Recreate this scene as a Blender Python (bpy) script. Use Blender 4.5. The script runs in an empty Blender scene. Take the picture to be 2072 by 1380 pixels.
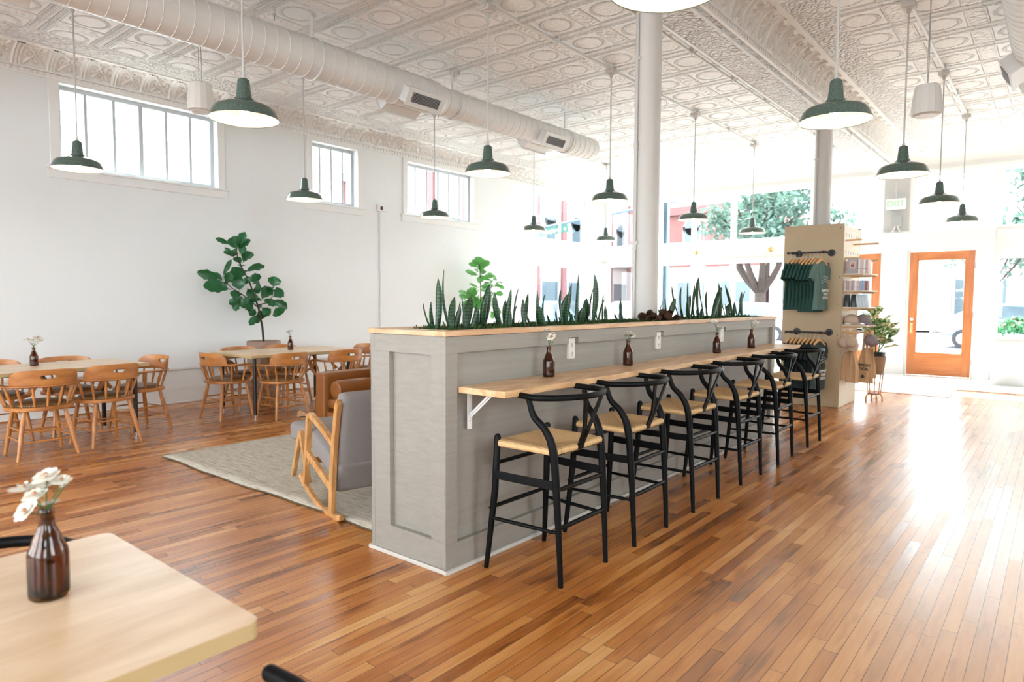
import bpy, bmesh, math, random
from mathutils import Vector, Matrix
from math import sin, cos, pi, radians as R
random.seed(7)
SC = bpy.context.scene
COL = SC.collection
# ---------------------------------------------------------------- camera, sky, sun, exposure
cam_d = bpy.data.cameras.new('camera')
cam = bpy.data.objects.new('camera', cam_d)
COL.objects.link(cam)
yaw, pitch, roll = 0.68889637, -0.06067784, 0.00469
fw = Vector((-sin(yaw)*cos(pitch), cos(yaw)*cos(pitch), sin(pitch)))
rt = Vector((cos(yaw), sin(yaw), 0)); up = rt.cross(fw)
r2 = rt*cos(roll)+up*sin(roll); u2 = -rt*sin(roll)+up*cos(roll)
cam.matrix_world = Matrix(((r2.x, u2.x, -fw.x, 2.3405), (r2.y, u2.y, -fw.y, -2.3264), (r2.z, u2.z, -fw.z, 1.38), (0, 0, 0, 1)))
cam_d.sensor_width = 36; cam_d.lens = 1351.07/2072*36
cam_d.clip_start = 0.05; cam_d.clip_end = 300
cam_d.dof.use_dof = True; cam_d.dof.focus_distance = 3.9; cam_d.dof.aperture_fstop = 3.2
SC.camera = cam
W = bpy.data.worlds.new('sky'); SC.world = W; W.use_nodes = True
W.node_tree.nodes['Background'].inputs[0].default_value = (0.86, 0.94, 1.0, 1)
W.node_tree.nodes['Background'].inputs[1].default_value = 7.5
sd = bpy.data.lights.new('sun', 'SUN'); sd.energy = 14; sd.angle = R(1.5); sd.color = (1, .95, .88)
sun = bpy.data.objects.new('sun', sd); COL.objects.link(sun)
sun.rotation_euler = Vector((-0.30, 0.80, 0.98)).to_track_quat('Z', 'Y').to_euler()
vs = SC.view_settings
vs.view_transform = 'Standard'; vs.look = 'None'; vs.gamma = 1.0; vs.use_curve_mapping = False
vs.exposure = 0.80

# ---------------------------------------------------------------- materials
def srgb(*c):
    return tuple((x/255/12.92 if x/255 <= .04045 else ((x/255+.055)/1.055)**2.4) for x in c)+(1,)
class NT:
    def __init__(s, name):
        s.m = bpy.data.materials.new(name); s.m.use_nodes = True; s.t = s.m.node_tree
        s.b = s.t.nodes['Principled BSDF']; s.out = s.t.nodes['Material Output']
        s.co = s.t.nodes.new('ShaderNodeTexCoord').outputs['Object']
    def n(s, typ, ins=None, **kw):
        nd = s.t.nodes.new('ShaderNode'+typ)
        for k, v in kw.items(): setattr(nd, k, v)
        for k, v in (ins or {}).items():
            s.set(nd.inputs[k], v)
        return nd
    def set(s, inp, v):
        if isinstance(v, bpy.types.NodeSocket): s.t.links.new(v, inp)
        else: inp.default_value = v
    def math(s, op, a, b=0.0, c=None):
        nd = s.t.nodes.new('ShaderNodeMath'); nd.operation = op
        s.set(nd.inputs[0], a); s.set(nd.inputs[1], b)
        if c is not None: s.set(nd.inputs[2], c)
        return nd.outputs[0]
    def xyz(s, v=None):
        nd = s.n('SeparateXYZ', {0: v or s.co}); return nd.outputs
    def comb(s, x, y, z): return s.n('CombineXYZ', {0: x, 1: y, 2: z}).outputs[0]
    def scale(s, v, sc):
        return s.n('Mapping', {0: v, 3: sc}).outputs[0]
    def noise(s, v, sc, det=3, rough=.5):
        return s.n('TexNoise', {'Vector': v, 'Scale': sc, 'Detail': det, 'Roughness': rough}).outputs[0]
    def ramp(s, f, stops):
        nd = s.n('ValToRGB', {0: f}); cr = nd.color_ramp
        cr.elements[1].position = stops[-1][0]; cr.elements[1].color = stops[-1][1]
        cr.elements[0].position = stops[0][0]; cr.elements[0].color = stops[0][1]
        for p, c in stops[1:-1]: cr.elements.new(p).color = c
        return nd.outputs[0]
    def mix(s, f, a, b, mode='MIX'):
        nd = s.n('Mix', data_type='RGBA', blend_type=mode)
        s.set(nd.inputs[0], f); s.set(nd.inputs[6], a); s.set(nd.inputs[7], b); return nd.outputs[2]
    def bump(s, h, dist, strength=1.0):
        nd = s.n('Bump', {'Height': h, 'Distance': dist, 'Strength': strength})
        s.set(s.b.inputs['Normal'], nd.outputs[0])
    def p(s, **kw):
        for k, v in kw.items(): s.set(s.b.inputs[k.replace('_', ' ')], v)
        return s
def plain(name, col, rough=.5, metal=0.0, var=.04, sc=8.0, bump=0.0, bsc=60.0, spec=.5, **kw):
    s = NT(name)
    c2 = tuple(max(0, x*(1-var*2)) for x in col[:3])+(1,)
    f = s.noise(s.co, sc, 3)
    s.p(Base_Color=s.mix(f, col, c2), Roughness=rough, Metallic=metal)
    s.b.inputs['Specular IOR Level'].default_value = spec
    if bump: s.bump(s.noise(s.co, bsc, 3), bump)
    for k, v in kw.items(): s.set(s.b.inputs[k.replace('_', ' ')], v)
    return s.m
def wood(name, c1, c2, axis=0, rough=.4, dens=9.0, stretch=14.0, rings=1.0):
    s = NT(name)
    sc = [stretch, stretch, stretch]; sc[axis] = 1.0
    v = s.scale(s.co, sc)
    a = s.noise(v, dens*.35, 4, .6); b = s.noise(v, dens*2.4, 3, .6)
    sc2 = [3.0, 3.0, 3.0]; sc2[axis] = .6
    lo = s.noise(s.scale(s.co, sc2), 1.3, 2)
    wv = s.math('FRACT', s.math('MULTIPLY', s.math('ADD', lo, s.math('MULTIPLY', a, .12)), 9.0*rings))
    wv = s.math('ABSOLUTE', s.math('SUBTRACT', wv, .5))
    f = s.math('ADD', s.math('MULTIPLY', b, .55), s.math('MULTIPLY', wv, .75))
    s.p(Base_Color=s.ramp(f, [(.2, c1), (.75, c2)]), Roughness=rough)
    s.bump(b, .0006)
    return s.m
M = {}
M['wall'] = plain('wall_paint', (.785, .805, .80, 1), .55, var=.012, sc=1.5, bump=.004, bsc=5)
M['trimw'] = plain('trim_paint', (.80, .80, .78, 1), .4, var=.02)
M['colp'] = plain('column_paint', (.56, .54, .50, 1), .4, var=.02)
M['duct'] = plain('duct_paint', (.75, .75, .725, 1), .38, var=.02)
M['frontw'] = plain('front_paint', (.80, .79, .76, 1), .45, var=.02)
M['grey'] = None
s = NT('partition_paint')
g = s.noise(s.scale(s.co, (6, 1, 30)), 1.4, 4, .6)
s.p(Base_Color=s.ramp(g, [(.25, (.28, .26, .225, 1)), (.7, (.33, .308, .27, 1))]), Roughness=.55)
s.bump(s.noise(s.scale(s.co, (1, 3, 3)), 30, 3), .0012); M['grey'] = s.m
M['shoe'] = plain('shoe_mould', (.62, .59, .54, 1), .5)
M['pine'] = wood('pine_cap', srgb(226, 190, 150), srgb(196, 150, 108), 1, .45)
M['pinex'] = wood('pine_cap_end', srgb(222, 196, 160), srgb(180, 146, 108), 0, .45)
M['counter'] = wood('counter_ash', srgb(232, 196, 150), srgb(186, 140, 94), 1, .33, 6, 10)
M['ply'] = wood('table_ply', srgb(228, 202, 170), srgb(204, 172, 134), 1, .33, 4, 6, .5)
M['plyedge'] = None
s = NT('ply_edge')
z = s.xyz()[2]
f = s.math('FRACT', s.math('MULTIPLY', z, 220.0))
s.p(Base_Color=s.mix(s.math('GREATER_THAN', f, .5), srgb(204, 180, 132), srgb(158, 130, 86)), Roughness=.6); M['plyedge'] = s.m
M['kply'] = plain('kiosk_ply', srgb(184, 162, 128), .55, var=.07, sc=3, bump=.0006)
M['kwhite'] = plain('kiosk_side_ply', srgb(226, 212, 190), .55, var=.05, sc=3)
M['dowel'] = wood('dowel_wood', srgb(222, 182, 132), srgb(190, 146, 98), 0, .5)
M['oak'] = wood('chair_oak', srgb(204, 136, 70), srgb(152, 92, 42), 1, .32, 12, 22, .5)
M['oakz'] = wood('chair_oak_vertical', srgb(208, 142, 78), srgb(160, 98, 48), 2, .3, 8, 10)
M['door'] = wood('door_oak', srgb(214, 134, 72), srgb(186, 106, 52), 2, .3, 7, 14, .4)
M['ash'] = wood('rocker_ash', srgb(214, 164, 106), srgb(176, 122, 68), 2, .35, 7, 8)
M['black'] = plain('black_lacquer', (.0035, .004, .0045, 1), .45, var=.1, spec=.13)
M['blackm'] = plain('black_metal', (.012, .012, .013, 1), .45, var=.1)
M['steel'] = plain('steel', (.6, .6, .6, 1), .3, 1.0)
M['rod'] = plain('pendant_rod', (.55, .54, .52, 1), .4)
M['box'] = plain('junction_box', (.62, .60, .56, 1), .5)
M['brass'] = plain('brass', (.75, .58, .28, 1), .3, 1.0)
s = NT('green_enamel')
f = s.noise(s.co, 160, 2, .7)
s.p(Base_Color=s.ramp(f, [(.35, (.042, .078, .062, 1)), (.60, (.085, .13, .108, 1)), (.75, (.25, .31, .28, 1))]), Roughness=.22)
s.b.inputs['Coat Weight'].default_value = .5; M['green'] = s.m
M['enamelw'] = plain('white_enamel', (.84, .82, .78, 1), .35)
s = NT('bulb'); s.p(Base_Color=(1, .9, .75, 1), Emission_Color=(1, .81, .60, 1), Emission_Strength=27.0); M['bulb'] = s.m
M['leather'] = plain('tan_leather', srgb(148, 90, 42), .36, var=.12, sc=5, bump=.002, bsc=35)
M['pad'] = plain('seat_leather', srgb(118, 84, 50), .35, var=.2, sc=6, bump=.001, bsc=40)
M['greyfab'] = plain('grey_upholstery', srgb(150, 143, 140), .9, var=.12, sc=140, bump=.001, bsc=400, spec=.15)
s = NT('rug_weave')
a = s.noise(s.scale(s.co, (2, 9, 1)), 3.5, 4, .65); b = s.noise(s.co, 130, 2, .7)
f = s.math('ADD', s.math('MULTIPLY', a, .7), s.math('MULTIPLY', b, .4))
s.p(Base_Color=s.ramp(f, [(.35, srgb(150, 140, 122)), (.5, srgb(188, 180, 164)), (.7, srgb(208, 202, 188))]), Roughness=.95)
s.b.inputs['Specular IOR Level'].default_value = .1
s.bump(f, .012); M['rug'] = s.m
M['rugedge'] = plain('rug_binding', srgb(92, 78, 64), .9)
# woven cord: weave direction changes on the diagonals
s = NT('paper_cord')
o = s.xyz()
dx = s.math('SUBTRACT', o[0], .02); ax = s.math('ABSOLUTE', dx); ay = s.math('ABSOLUTE', o[1])
sel = s.math('GREATER_THAN', ax, ay)
cx_ = s.math('SINE', s.math('MULTIPLY', o[0], 1100.0)); cy_ = s.math('SINE', s.math('MULTIPLY', o[1], 1100.0))
h = s.math('ADD', s.math('MULTIPLY', cx_, sel), s.math('MULTIPLY', cy_, s.math('SUBTRACT', 1.0, sel)))
n1 = s.noise(s.co, 40, 3, .6)
edge = s.math('LESS_THAN', s.math('ABSOLUTE', s.math('SUBTRACT', ax, ay)), .003)
c = s.ramp(n1, [(.2, srgb(206, 168, 116)), (.8, srgb(222, 186, 134))])
s.p(Base_Color=s.mix(s.math('MULTIPLY', edge, .6), c, srgb(150, 112, 66)), Roughness=.75)
s.bump(h, .0012, .8); M['cord'] = s.m
s = NT('amber_glass')
s.p(Base_Color=(.31, .12, .022, 1), Roughness=.04, Transmission_Weight=1.0, IOR=1.5); M['amber'] = s.m
s = NT('window_glass')
tr = s.n('BsdfTransparent', {0: (.97, .99, .99, 1)}); gl = s.n('BsdfGlossy', {'Roughness': .02})
fr = s.n('LayerWeight', {0: .5})
fr = s.math('MULTIPLY_ADD', s.math('POWER', fr.outputs[1], 4.0), .35, .03)
mx = s.n('MixShader', {0: fr, 1: tr.outputs[0], 2: gl.outputs[0]})
s.t.links.new(mx.outputs[0], s.out.inputs[0]); M['glass'] = s.m
M['leaf'] = None
def leafmat(name, c1, c2, sc=30, trans=.25, rough=.3, edge=None, c_noise=None):
    s = NT(name)
    f = s.noise(s.co, sc, 3)
    c = s.ramp(f, [(.35, c1), (.65, c2)])
    s.p(Base_Color=c, Roughness=rough)
    tl = s.n('BsdfTranslucent', {0: tuple(min(1, x*1.8) for x in c2[:3])+(1,)})
    mx = s.n('MixShader', {0: trans, 1: s.b.outputs[0], 2: tl.outputs[0]})
    s.t.links.new(mx.outputs[0], s.out.inputs[0]); return s.m
M['fig'] = leafmat('fig_leaf', (.009, .066, .022, 1), (.022, .13, .042, 1), 14, .28)
M['figbacklit'] = leafmat('fig_leaf_backlit', (.05, .20, .045, 1), (.10, .32, .08, 1), 10, .45)  # window backlight put into the paler leaf colour
s = NT('snake_leaf')
z = s.xyz()[2]
band = s.math('SINE', s.math('ADD', s.math('MULTIPLY', z, 330.0), s.math('MULTIPLY', s.noise(s.co, 30, 3), 9.0)))
f = s.math('ADD', s.math('MULTIPLY', band, .3), s.noise(s.co, 40, 2))
s.p(Base_Color=s.ramp(f, [(.3, (.006, .030, .014, 1)), (.75, (.034, .105, .038, 1))]), Roughness=.35)
M['snake'] = s.m
M['moss'] = leafmat('moss', (.015, .05, .012, 1), (.06, .12, .03, 1), 80, .1, .9)
M['cone'] = plain('pine_cone', srgb(104, 66, 40), .8, var=.4, sc=90)
M['bark'] = plain('bark', (.06, .035, .025, 1), .8, var=.3, sc=30)
M['stem'] = plain('flower_stem', (.05, .13, .035, 1), .6)
M['petal'] = plain('petal', (.86, .82, .72, 1), .6, var=.05)
M['petalc'] = plain('petal_heart', (.45, .22, .12, 1), .7)
M['pot'] = plain('clay_planter', srgb(150, 124, 106), .6, var=.05)
M['blackpot'] = plain('black_nursery_pot', (.015, .015, .015, 1), .5)
M['soil'] = plain('soil', (.03, .02, .014, 1), .95, bump=.01)
s = NT('wicker')
o = s.xyz(); h = s.math('SINE', s.math('MULTIPLY', o[2], 420.0))
s.p(Base_Color=s.mix(s.math('MULTIPLY_ADD', h, .5, .5), srgb(140, 104, 78), srgb(206, 172, 140)), Roughness=.8); s.bump(h, .004); M['wicker'] = s.m
s = NT('rubber_leaf')
f = s.noise(s.co, 24, 2, .6)
s.p(Base_Color=s.ramp(f, [(.42, (.05, .20, .05, 1)), (.49, (.18, .36, .10, 1)), (.55, (.80, .78, .50, 1))]), Roughness=.35); M['rubber'] = s.m
M['shirt'] = plain('green_jersey', srgb(52, 84, 76), .9, var=.15, sc=20, spec=.15)
M['shirtg'] = plain('charcoal_jersey', srgb(72, 84, 84), .9, var=.15, sc=20, spec=.15)
M['shirtl'] = plain('light_green_jersey', srgb(98, 124, 118), .9, var=.1, sc=20, spec=.15)
M['shirtd'] = plain('dark_jersey', srgb(46, 58, 60), .9, var=.15, sc=20, spec=.15)
M['print'] = plain('white_print', (.8, .82, .8, 1), .8)
M['printd'] = plain('dark_print', (.05, .06, .07, 1), .8)
M['hanger'] = plain('hanger_wood', srgb(222, 176, 122), .45)
M['tote'] = plain('tote_canvas', srgb(220, 184, 144), .9, var=.1, sc=12, bump=.004, bsc=20, spec=.1)
M['cap'] = plain('cap_khaki', srgb(196, 176, 156), .9, var=.06, spec=.1)
M['capg'] = plain('cap_grey', srgb(138, 126, 128), .9, var=.06, spec=.1)
M['bag'] = plain('foil_bag_dark', srgb(58, 64, 66), .35, var=.2, sc=12, bump=.006, bsc=14)
M['bagw'] = plain('foil_bag_pale', srgb(206, 220, 226), .35, var=.08, sc=12, bump=.006, bsc=14)
M['cardp'] = plain('card_pink', srgb(214, 184, 176), .6)
M['cardw'] = plain('card_white', srgb(236, 232, 230), .6)
M['cardg'] = plain('card_grey', srgb(168, 162, 164), .6)
M['cardb'] = plain('card_blue', srgb(160, 180, 206), .6)
M['cardr'] = plain('card_rust', srgb(150, 88, 72), .6)
M['plastic'] = plain('white_plastic', (.80, .80, .79, 1), .3, var=.01)
M['outlet'] = plain('outlet_plastic', (.72, .69, .63, 1), .35, var=.01)
M['slot'] = plain('dark_slot', (.02, .02, .02, 1), .6)
M['spk'] = plain('speaker_shell', (.66, .63, .58, 1), .5, var=.01)
M['boxgrey'] = plain('electrical_grey', (.38, .39, .39, 1), .5)
M['exit'] = plain('exit_sign_body', (.84, .85, .83, 1), .4)
M['exitg'] = plain('exit_letters', srgb(186, 222, 192), .5)
M['whitefloor'] = plain('entry_floor', (.78, .78, .76, 1), .22, var=.03, sc=2)
# street
M['asphalt'] = plain('asphalt', (.16, .16, .17, 1), .9, var=.15)
M['walk'] = plain('sidewalk', (.34, .33, .31, 1), .9)
M['brick'] = None
def brick(name, c1, c2, mo):
    s = NT(name)
    o = s.xyz(); v = s.comb(s.math('ADD', o[0], o[1]), o[2], 0.0)
    b = s.n('TexBrick', {'Vector': v, 'Color1': c1, 'Color2': c2, 'Mortar': mo, 'Scale': 4.0})
    s.p(Base_Color=b.outputs[0], Roughness=.85); return s.m
M['brick'] = brick('red_brick', (.20, .055, .05, 1), (.15, .04, .04, 1), (.28, .18, .16, 1))
M['brickp'] = brick('pale_brick', (.42, .36, .34, 1), (.38, .32, .30, 1), (.45, .4, .38, 1))
M['stone'] = plain('pale_stone', (.42, .41, .39, 1), .8)
M['redpaint'] = plain('red_paint', (.17, .06, .06, 1), .6)
M['darkglass'] = plain('street_glass', (.07, .10, .12, 1), .15)
M['blueglass'] = plain('blue_trim', (.05, .09, .13, 1), .5)
M['tree'] = leafmat('street_leaves', (.035, .075, .06, 1), (.065, .12, .09, 1), 3, .3, .6)
M['carw'] = plain('white_car_paint', (.34, .35, .36, 1), .2)
M['carb'] = plain('blue_car_paint', (.06, .16, .25, 1), .2)
M['carp'] = plain('pale_blue_car_paint', (.22, .30, .36, 1), .2)
M['tyre'] = plain('tyre', (.03, .03, .035, 1), .8)
M['signg'] = plain('street_sign_green', (.0, .06, .04, 1), .5)
M['awning'] = plain('awning_canvas', (.40, .40, .40, 1), .8)
M['globe'] = plain('globe_glass', (.6, .58, .54, 1), .3)

# floor boards (run along Y)
s = NT('maple_floor')
o = s.xyz()
rowv = s.math('DIVIDE', o[0], .0572); row = s.math('FLOOR', rowv); fx = s.math('FRACT', rowv)
wn = s.n('TexWhiteNoise', {'W': row}, noise_dimensions='1D').outputs[0]
colv = s.math('DIVIDE', s.math('ADD', o[1], s.math('MULTIPLY', wn, 7.0)), .95)
colf = s.math('FLOOR', colv); fy = s.math('FRACT', colv)
wc = s.n('TexWhiteNoise', {'Vector': s.comb(row, colf, 0.0)}, noise_dimensions='2D').outputs[0]
gv = s.comb(s.math('MULTIPLY', o[0], 26.0), s.math('ADD', s.math('MULTIPLY', o[1], 2.0), s.math('MULTIPLY', wc, 37.0)), wc)
grain = s.noise(gv, 1.6, 5, .65)
blot = s.noise(s.scale(s.co, (1, .55, 1)), 1.6, 2, .5)
stn = s.noise(s.comb(s.math('MULTIPLY', o[0], 7.0), s.math('ADD', o[1], s.math('MULTIPLY', wn, 9.0)), 3.0), 1.7, 3, .6)
f = s.math('ADD', s.math('MULTIPLY', wc, .34), s.math('ADD', s.math('MULTIPLY', grain, .42), s.math('MULTIPLY_ADD', blot, .70, -.14)))
f = s.math('SUBTRACT', f, s.math('MULTIPLY', s.math('MAXIMUM', s.math('SUBTRACT', stn, .56), 0.0), 1.6))
c = s.ramp(f, [(.22, srgb(90, 44, 10)), (.42, srgb(148, 84, 28)), (.58, srgb(180, 110, 44)), (.74, srgb(204, 140, 72)), (.92, srgb(226, 176, 112))])
# traffic wear in the open walkway on the +X side: bare, paler wood
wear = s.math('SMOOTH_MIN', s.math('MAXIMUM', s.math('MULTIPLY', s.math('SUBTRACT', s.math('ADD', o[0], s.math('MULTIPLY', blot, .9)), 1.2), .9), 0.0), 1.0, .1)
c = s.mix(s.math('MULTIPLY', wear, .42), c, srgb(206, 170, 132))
gapx = s.math('LESS_THAN', s.math('ABSOLUTE', s.math('SUBTRACT', fx, .5)), .476)
gapy = s.math('LESS_THAN', s.math('ABSOLUTE', s.math('SUBTRACT', fy, .5)), .4985)
gap = s.math('SUBTRACT', 1.0, s.math('MULTIPLY', gapx, gapy))
c = s.mix(s.math('MULTIPLY', gap, .75), c, srgb(44, 22, 10))
vk = s.n('TexVoronoi', {'Vector': s.co, 'Scale': 2.3}).outputs[0]
kn = s.math('LESS_THAN', vk, s.math('MULTIPLY', s.noise(s.co, 40, 2), .03))
c = s.mix(s.math('MULTIPLY', kn, .7), c, srgb(60, 32, 16))
scr = s.math('LESS_THAN', s.math('ABSOLUTE', s.math('SUBTRACT', s.noise(s.co, .9, 1.5, .4), .5)), .0007)
rr = s.math('ADD', .24, s.math('MULTIPLY', wc, .10))
s.p(Base_Color=c, Roughness=rr)
s.b.inputs['Specular IOR Level'].default_value = .85
hh = s.math('ADD', s.math('MULTIPLY', gap, -1.0), s.math('ADD', s.math('MULTIPLY', wc, .35), s.math('MULTIPLY', s.noise(s.comb(s.math('MULTIPLY', o[0], 9.0), o[1], 0.0), 2.2, 3), .9)))
s.bump(hh, .0012, .9); M['floor'] = s.m

# pressed tin ceiling, 24 inch tiles with ring medallions
s = NT('pressed_tin')
o = s.xyz()
u = s.math('SUBTRACT', s.math('FRACT', s.math('DIVIDE', s.math('ADD', o[0], 20.62), .6)), .5)
v = s.math('SUBTRACT', s.math('FRACT', s.math('DIVIDE', s.math('ADD', o[1], 19.81), .6)), .5)
au = s.math('ABSOLUTE', u); av = s.math('ABSOLUTE', v)
def sstep(x, a, b):
    nd = s.n('MapRange', {0: x, 1: a, 2: b, 3: 0.0, 4: 1.0}, interpolation_type='SMOOTHSTEP'); return nd.outputs[0]
def ridge(x, c0, w):
    d = s.math('DIVIDE', s.math('ABSOLUTE', s.math('SUBTRACT', x, c0)), w)
    return s.math('MAXIMUM', s.math('SUBTRACT', 1.0, s.math('MULTIPLY', d, d)), 0.0)
r = s.math('SQRT', s.math('ADD', s.math('MULTIPLY', u, u), s.math('MULTIPLY', v, v)))
th = s.math('ARCTAN2', v, u)
rope = s.math('MULTIPLY_ADD', s.math('SINE', s.math('MULTIPLY', th, 44.0)), .22, .78)
ring = s.math('MULTIPLY', ridge(r, .262, .034), rope)
disc = s.math('MULTIPLY', sstep(r, .235, .215), .35)
mx = s.math('MAXIMUM', au, av)
frame = sstep(mx, .335, .36)
groove = s.math('MULTIPLY', sstep(av, .452, .468), -2.2)
bead1 = s.math('MULTIPLY', ridge(av, .425, .014), .7)
dots = s.math('MULTIPLY', ridge(av, .392, .022), s.math('MULTIPLY_ADD', s.math('SINE', s.math('MULTIPLY', u, 96.0)), .5, .5))
vn = s.n('TexVoronoi', {'Vector': s.scale(s.co, (26, 26, 1)), 'Scale': 1.0}, feature='SMOOTH_F1').outputs[0]
fl = s.math('MULTIPLY', s.math('MULTIPLY', sstep(au, .37, .385), s.math('SUBTRACT', .7, vn)), 1.3)
inner = s.math('ADD', s.math('ADD', ring, disc), s.math('ADD', frame, s.math('ADD', s.math('ADD', groove, bead1), s.math('ADD', dots, fl))))
X = o[0]
fieldm = s.math('ADD', s.math('MULTIPLY', s.math('GREATER_THAN', X, -5.95), s.math('LESS_THAN', X, -.85)), s.math('MULTIPLY', s.math('GREATER_THAN', X, .53), s.math('LESS_THAN', X, 5.4)))
vb = s.n('TexVoronoi', {'Vector': s.scale(s.co, (17, 17, 1)), 'Scale': 1.0}, feature='DISTANCE_TO_EDGE').outputs[0]
border = s.math('MULTIPLY', s.math('MULTIPLY', s.math('MINIMUM', vb, .3), 3.2), s.math('SUBTRACT', 1.0, fieldm))
hgt = s.math('ADD', s.math('ADD', s.math('MULTIPLY', inner, fieldm), border), s.math('MULTIPLY', s.noise(s.co, 26, 4, .65), .5))
tone = s.noise(s.co, 1.1, 3)
groove_shade = s.math('MULTIPLY', s.math('MULTIPLY', sstep(av, .455, .468), fieldm), .55)  # shade on the cross grooves, put into the tin colour
base = s.ramp(tone, [(.35, (.83, .80, .76, 1)), (.6, (.88, .865, .84, 1))])
s.p(Base_Color=s.mix(groove_shade, base, (.62, .55, .47, 1)), Roughness=.38)
s.bump(hgt, .030, 1.0); M['tin'] = s.m
M['tinp'] = plain('painted_tin', (.86, .85, .82, 1), .4, var=.02, bump=.003, bsc=50)

# ---------------------------------------------------------------- geometry helpers
class G:
    def __init__(s): s.v = []; s.f = []
    def add(s, vs, fs, T=None):
        b = len(s.v)
        s.v += [tuple(T @ Vector(p)) if T else tuple(p) for p in vs]
        s.f += [tuple(b+i for i in f) for f in fs]; return s
    def box(s, x0, y0, z0, x1, y1, z1, T=None):
        vs = [(x, y, z) for x in (x0, x1) for y in (y0, y1) for z in (z0, z1)]
        return s.add(vs, [(0, 1, 3, 2), (4, 6, 7, 5), (0, 4, 5, 1), (2, 3, 7, 6), (0, 2, 6, 4), (1, 5, 7, 3)], T)
    def bar(s, p, q, w, h, upv=(0, 0, 1), T=None):
        p = Vector(p); q = Vector(q); d = (q-p).normalized(); sd = d.cross(Vector(upv))
        if sd.length < 1e-4: sd = d.cross(Vector((1, 0, 0)))
        sd.normalize(); uu = sd.cross(d)
        vs = [a+sd*(w/2*i)+uu*(h/2*j) for a in (p, q) for i in (-1, 1) for j in (-1, 1)]
        return s.add(vs, [(0, 1, 3, 2), (4, 6, 7, 5), (0, 4, 5, 1), (2, 3, 7, 6), (0, 2, 6, 4), (1, 5, 7, 3)], T)
    def tube(s, pts, r, n=10, cap=True, flat=1.0, upv=None, T=None, closed=False):
        pts = [Vector(p) for p in pts]; k = len(pts)
        rs = r if isinstance(r, (list, tuple)) else [r]*k
        vs = []; ref = Vector(upv) if upv else None; nrm = None
        for i, p in enumerate(pts):
            if closed: d = pts[(i+1) % k]-pts[i-1]
            else: d = pts[min(i+1, k-1)]-pts[max(i-1, 0)]
            d.normalize()
            if ref is not None: a = ref-d*ref.dot(d)
            elif nrm is None:
                a = Vector((0, 0, 1)) if abs(d.z) < .9 else Vector((1, 0, 0)); a = a-d*a.dot(d)
            else: a = nrm-d*nrm.dot(d)
            a.normalize(); nrm = a; b = d.cross(a)
            for j in range(n):
                t = 2*pi*j/n; vs.append(p+a*(cos(t)*rs[i]*flat)+b*(sin(t)*rs[i]))
        fs = [(i*n+j, i*n+(j+1) % n, (i+1)*n+(j+1) % n, (i+1)*n+j) for i in range(k-1) for j in range(n)]
        if closed: fs += [((k-1)*n+j, (k-1)*n+(j+1) % n, (j+1) % n, j) for j in range(n)]
        elif cap: fs += [tuple(range(n-1, -1, -1)), tuple((k-1)*n+j for j in range(n))]
        return s.add(vs, fs, T)
    def lathe(s, prof, n=20, c=(0, 0, 0), T=None, cap=True, sx=1.0):
        vs = [(c[0]+r*cos(2*pi*j/n)*sx, c[1]+r*sin(2*pi*j/n), c[2]+z) for r, z in prof for j in range(n)]
        k = len(prof)
        fs = [(i*n+j, i*n+(j+1) % n, (i+1)*n+(j+1) % n, (i+1)*n+j) for i in range(k-1) for j in range(n)]
        if cap:
            if prof[0][0] > 1e-5: fs.append(tuple(range(n-1, -1, -1)))
            if prof[-1][0] > 1e-5: fs.append(tuple((k-1)*n+j for j in range(n)))
        return s.add(vs, fs, T)
    def prism(s, poly, z0, z1, T=None):
        n = len(poly)
        vs = [(x, y, z0) for x, y in poly]+[(x, y, z1) for x, y in poly]
        return s.add(vs, [tuple(range(n-1, -1, -1)), tuple(range(n, 2*n))]+[(i, (i+1) % n, n+(i+1) % n, n+i) for i in range(n)], T)
    def grid(s, nu, nv, fn, T=None, hole=None):
        vs = [fn(i/nu, j/nv) for i in range(nu+1) for j in range(nv+1)]
        fs = [(i*(nv+1)+j, (i+1)*(nv+1)+j, (i+1)*(nv+1)+j+1, i*(nv+1)+j+1) for i in range(nu) for j in range(nv) if not (hole and hole((i+.5)/nu, (j+.5)/nv))]
        return s.add(vs, fs, T)
    def sphere(s, c, r, n=12, m=8, sz=1.0, T=None):
        pr = [(max(1e-6, r*sin(pi*i/m)), -r*cos(pi*i/m)*sz) for i in range(m+1)]
        return s.lathe(pr, n, c, T, cap=False)
    def build(s, name, mat, parent=None, smooth=None, bevel=0.0, solid=0.0, sub=0, fix=True):
        me = bpy.data.meshes.new(name); me.from_pydata(s.v, [], s.f)
        if fix:
            bm = bmesh.new(); bm.from_mesh(me)
            bmesh.ops.remove_doubles(bm, verts=bm.verts, dist=1e-5)
            bmesh.ops.recalc_face_normals(bm, faces=bm.faces); bm.to_mesh(me); bm.free()
        mats = mat if isinstance(mat, list) else [mat]
        for m_ in mats: me.materials.append(m_)
        if smooth is not None:
            me.polygons.foreach_set('use_smooth', [True]*len(me.polygons))
            if smooth < 180: me.set_sharp_from_angle(angle=R(smooth))
        me.update()
        o = bpy.data.objects.new(name, me); COL.objects.link(o)
        if parent: o.parent = parent
        if solid: md = o.modifiers.new('solidify', 'SOLIDIFY'); md.thickness = solid; md.offset = 0
        if bevel: md = o.modifiers.new('bevel', 'BEVEL'); md.width = bevel; md.segments = 2; md.limit_method = 'ANGLE'; md.angle_limit = R(40)
        if sub: md = o.modifiers.new('subsurf', 'SUBSURF'); md.levels = sub; md.render_levels = sub
        return o
def tag(o, label, cat, group=None, kind=None):
    if label: o['label'] = label
    if cat: o['category'] = cat
    if group: o['group'] = group
    if kind: o['kind'] = kind
    return o
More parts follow.
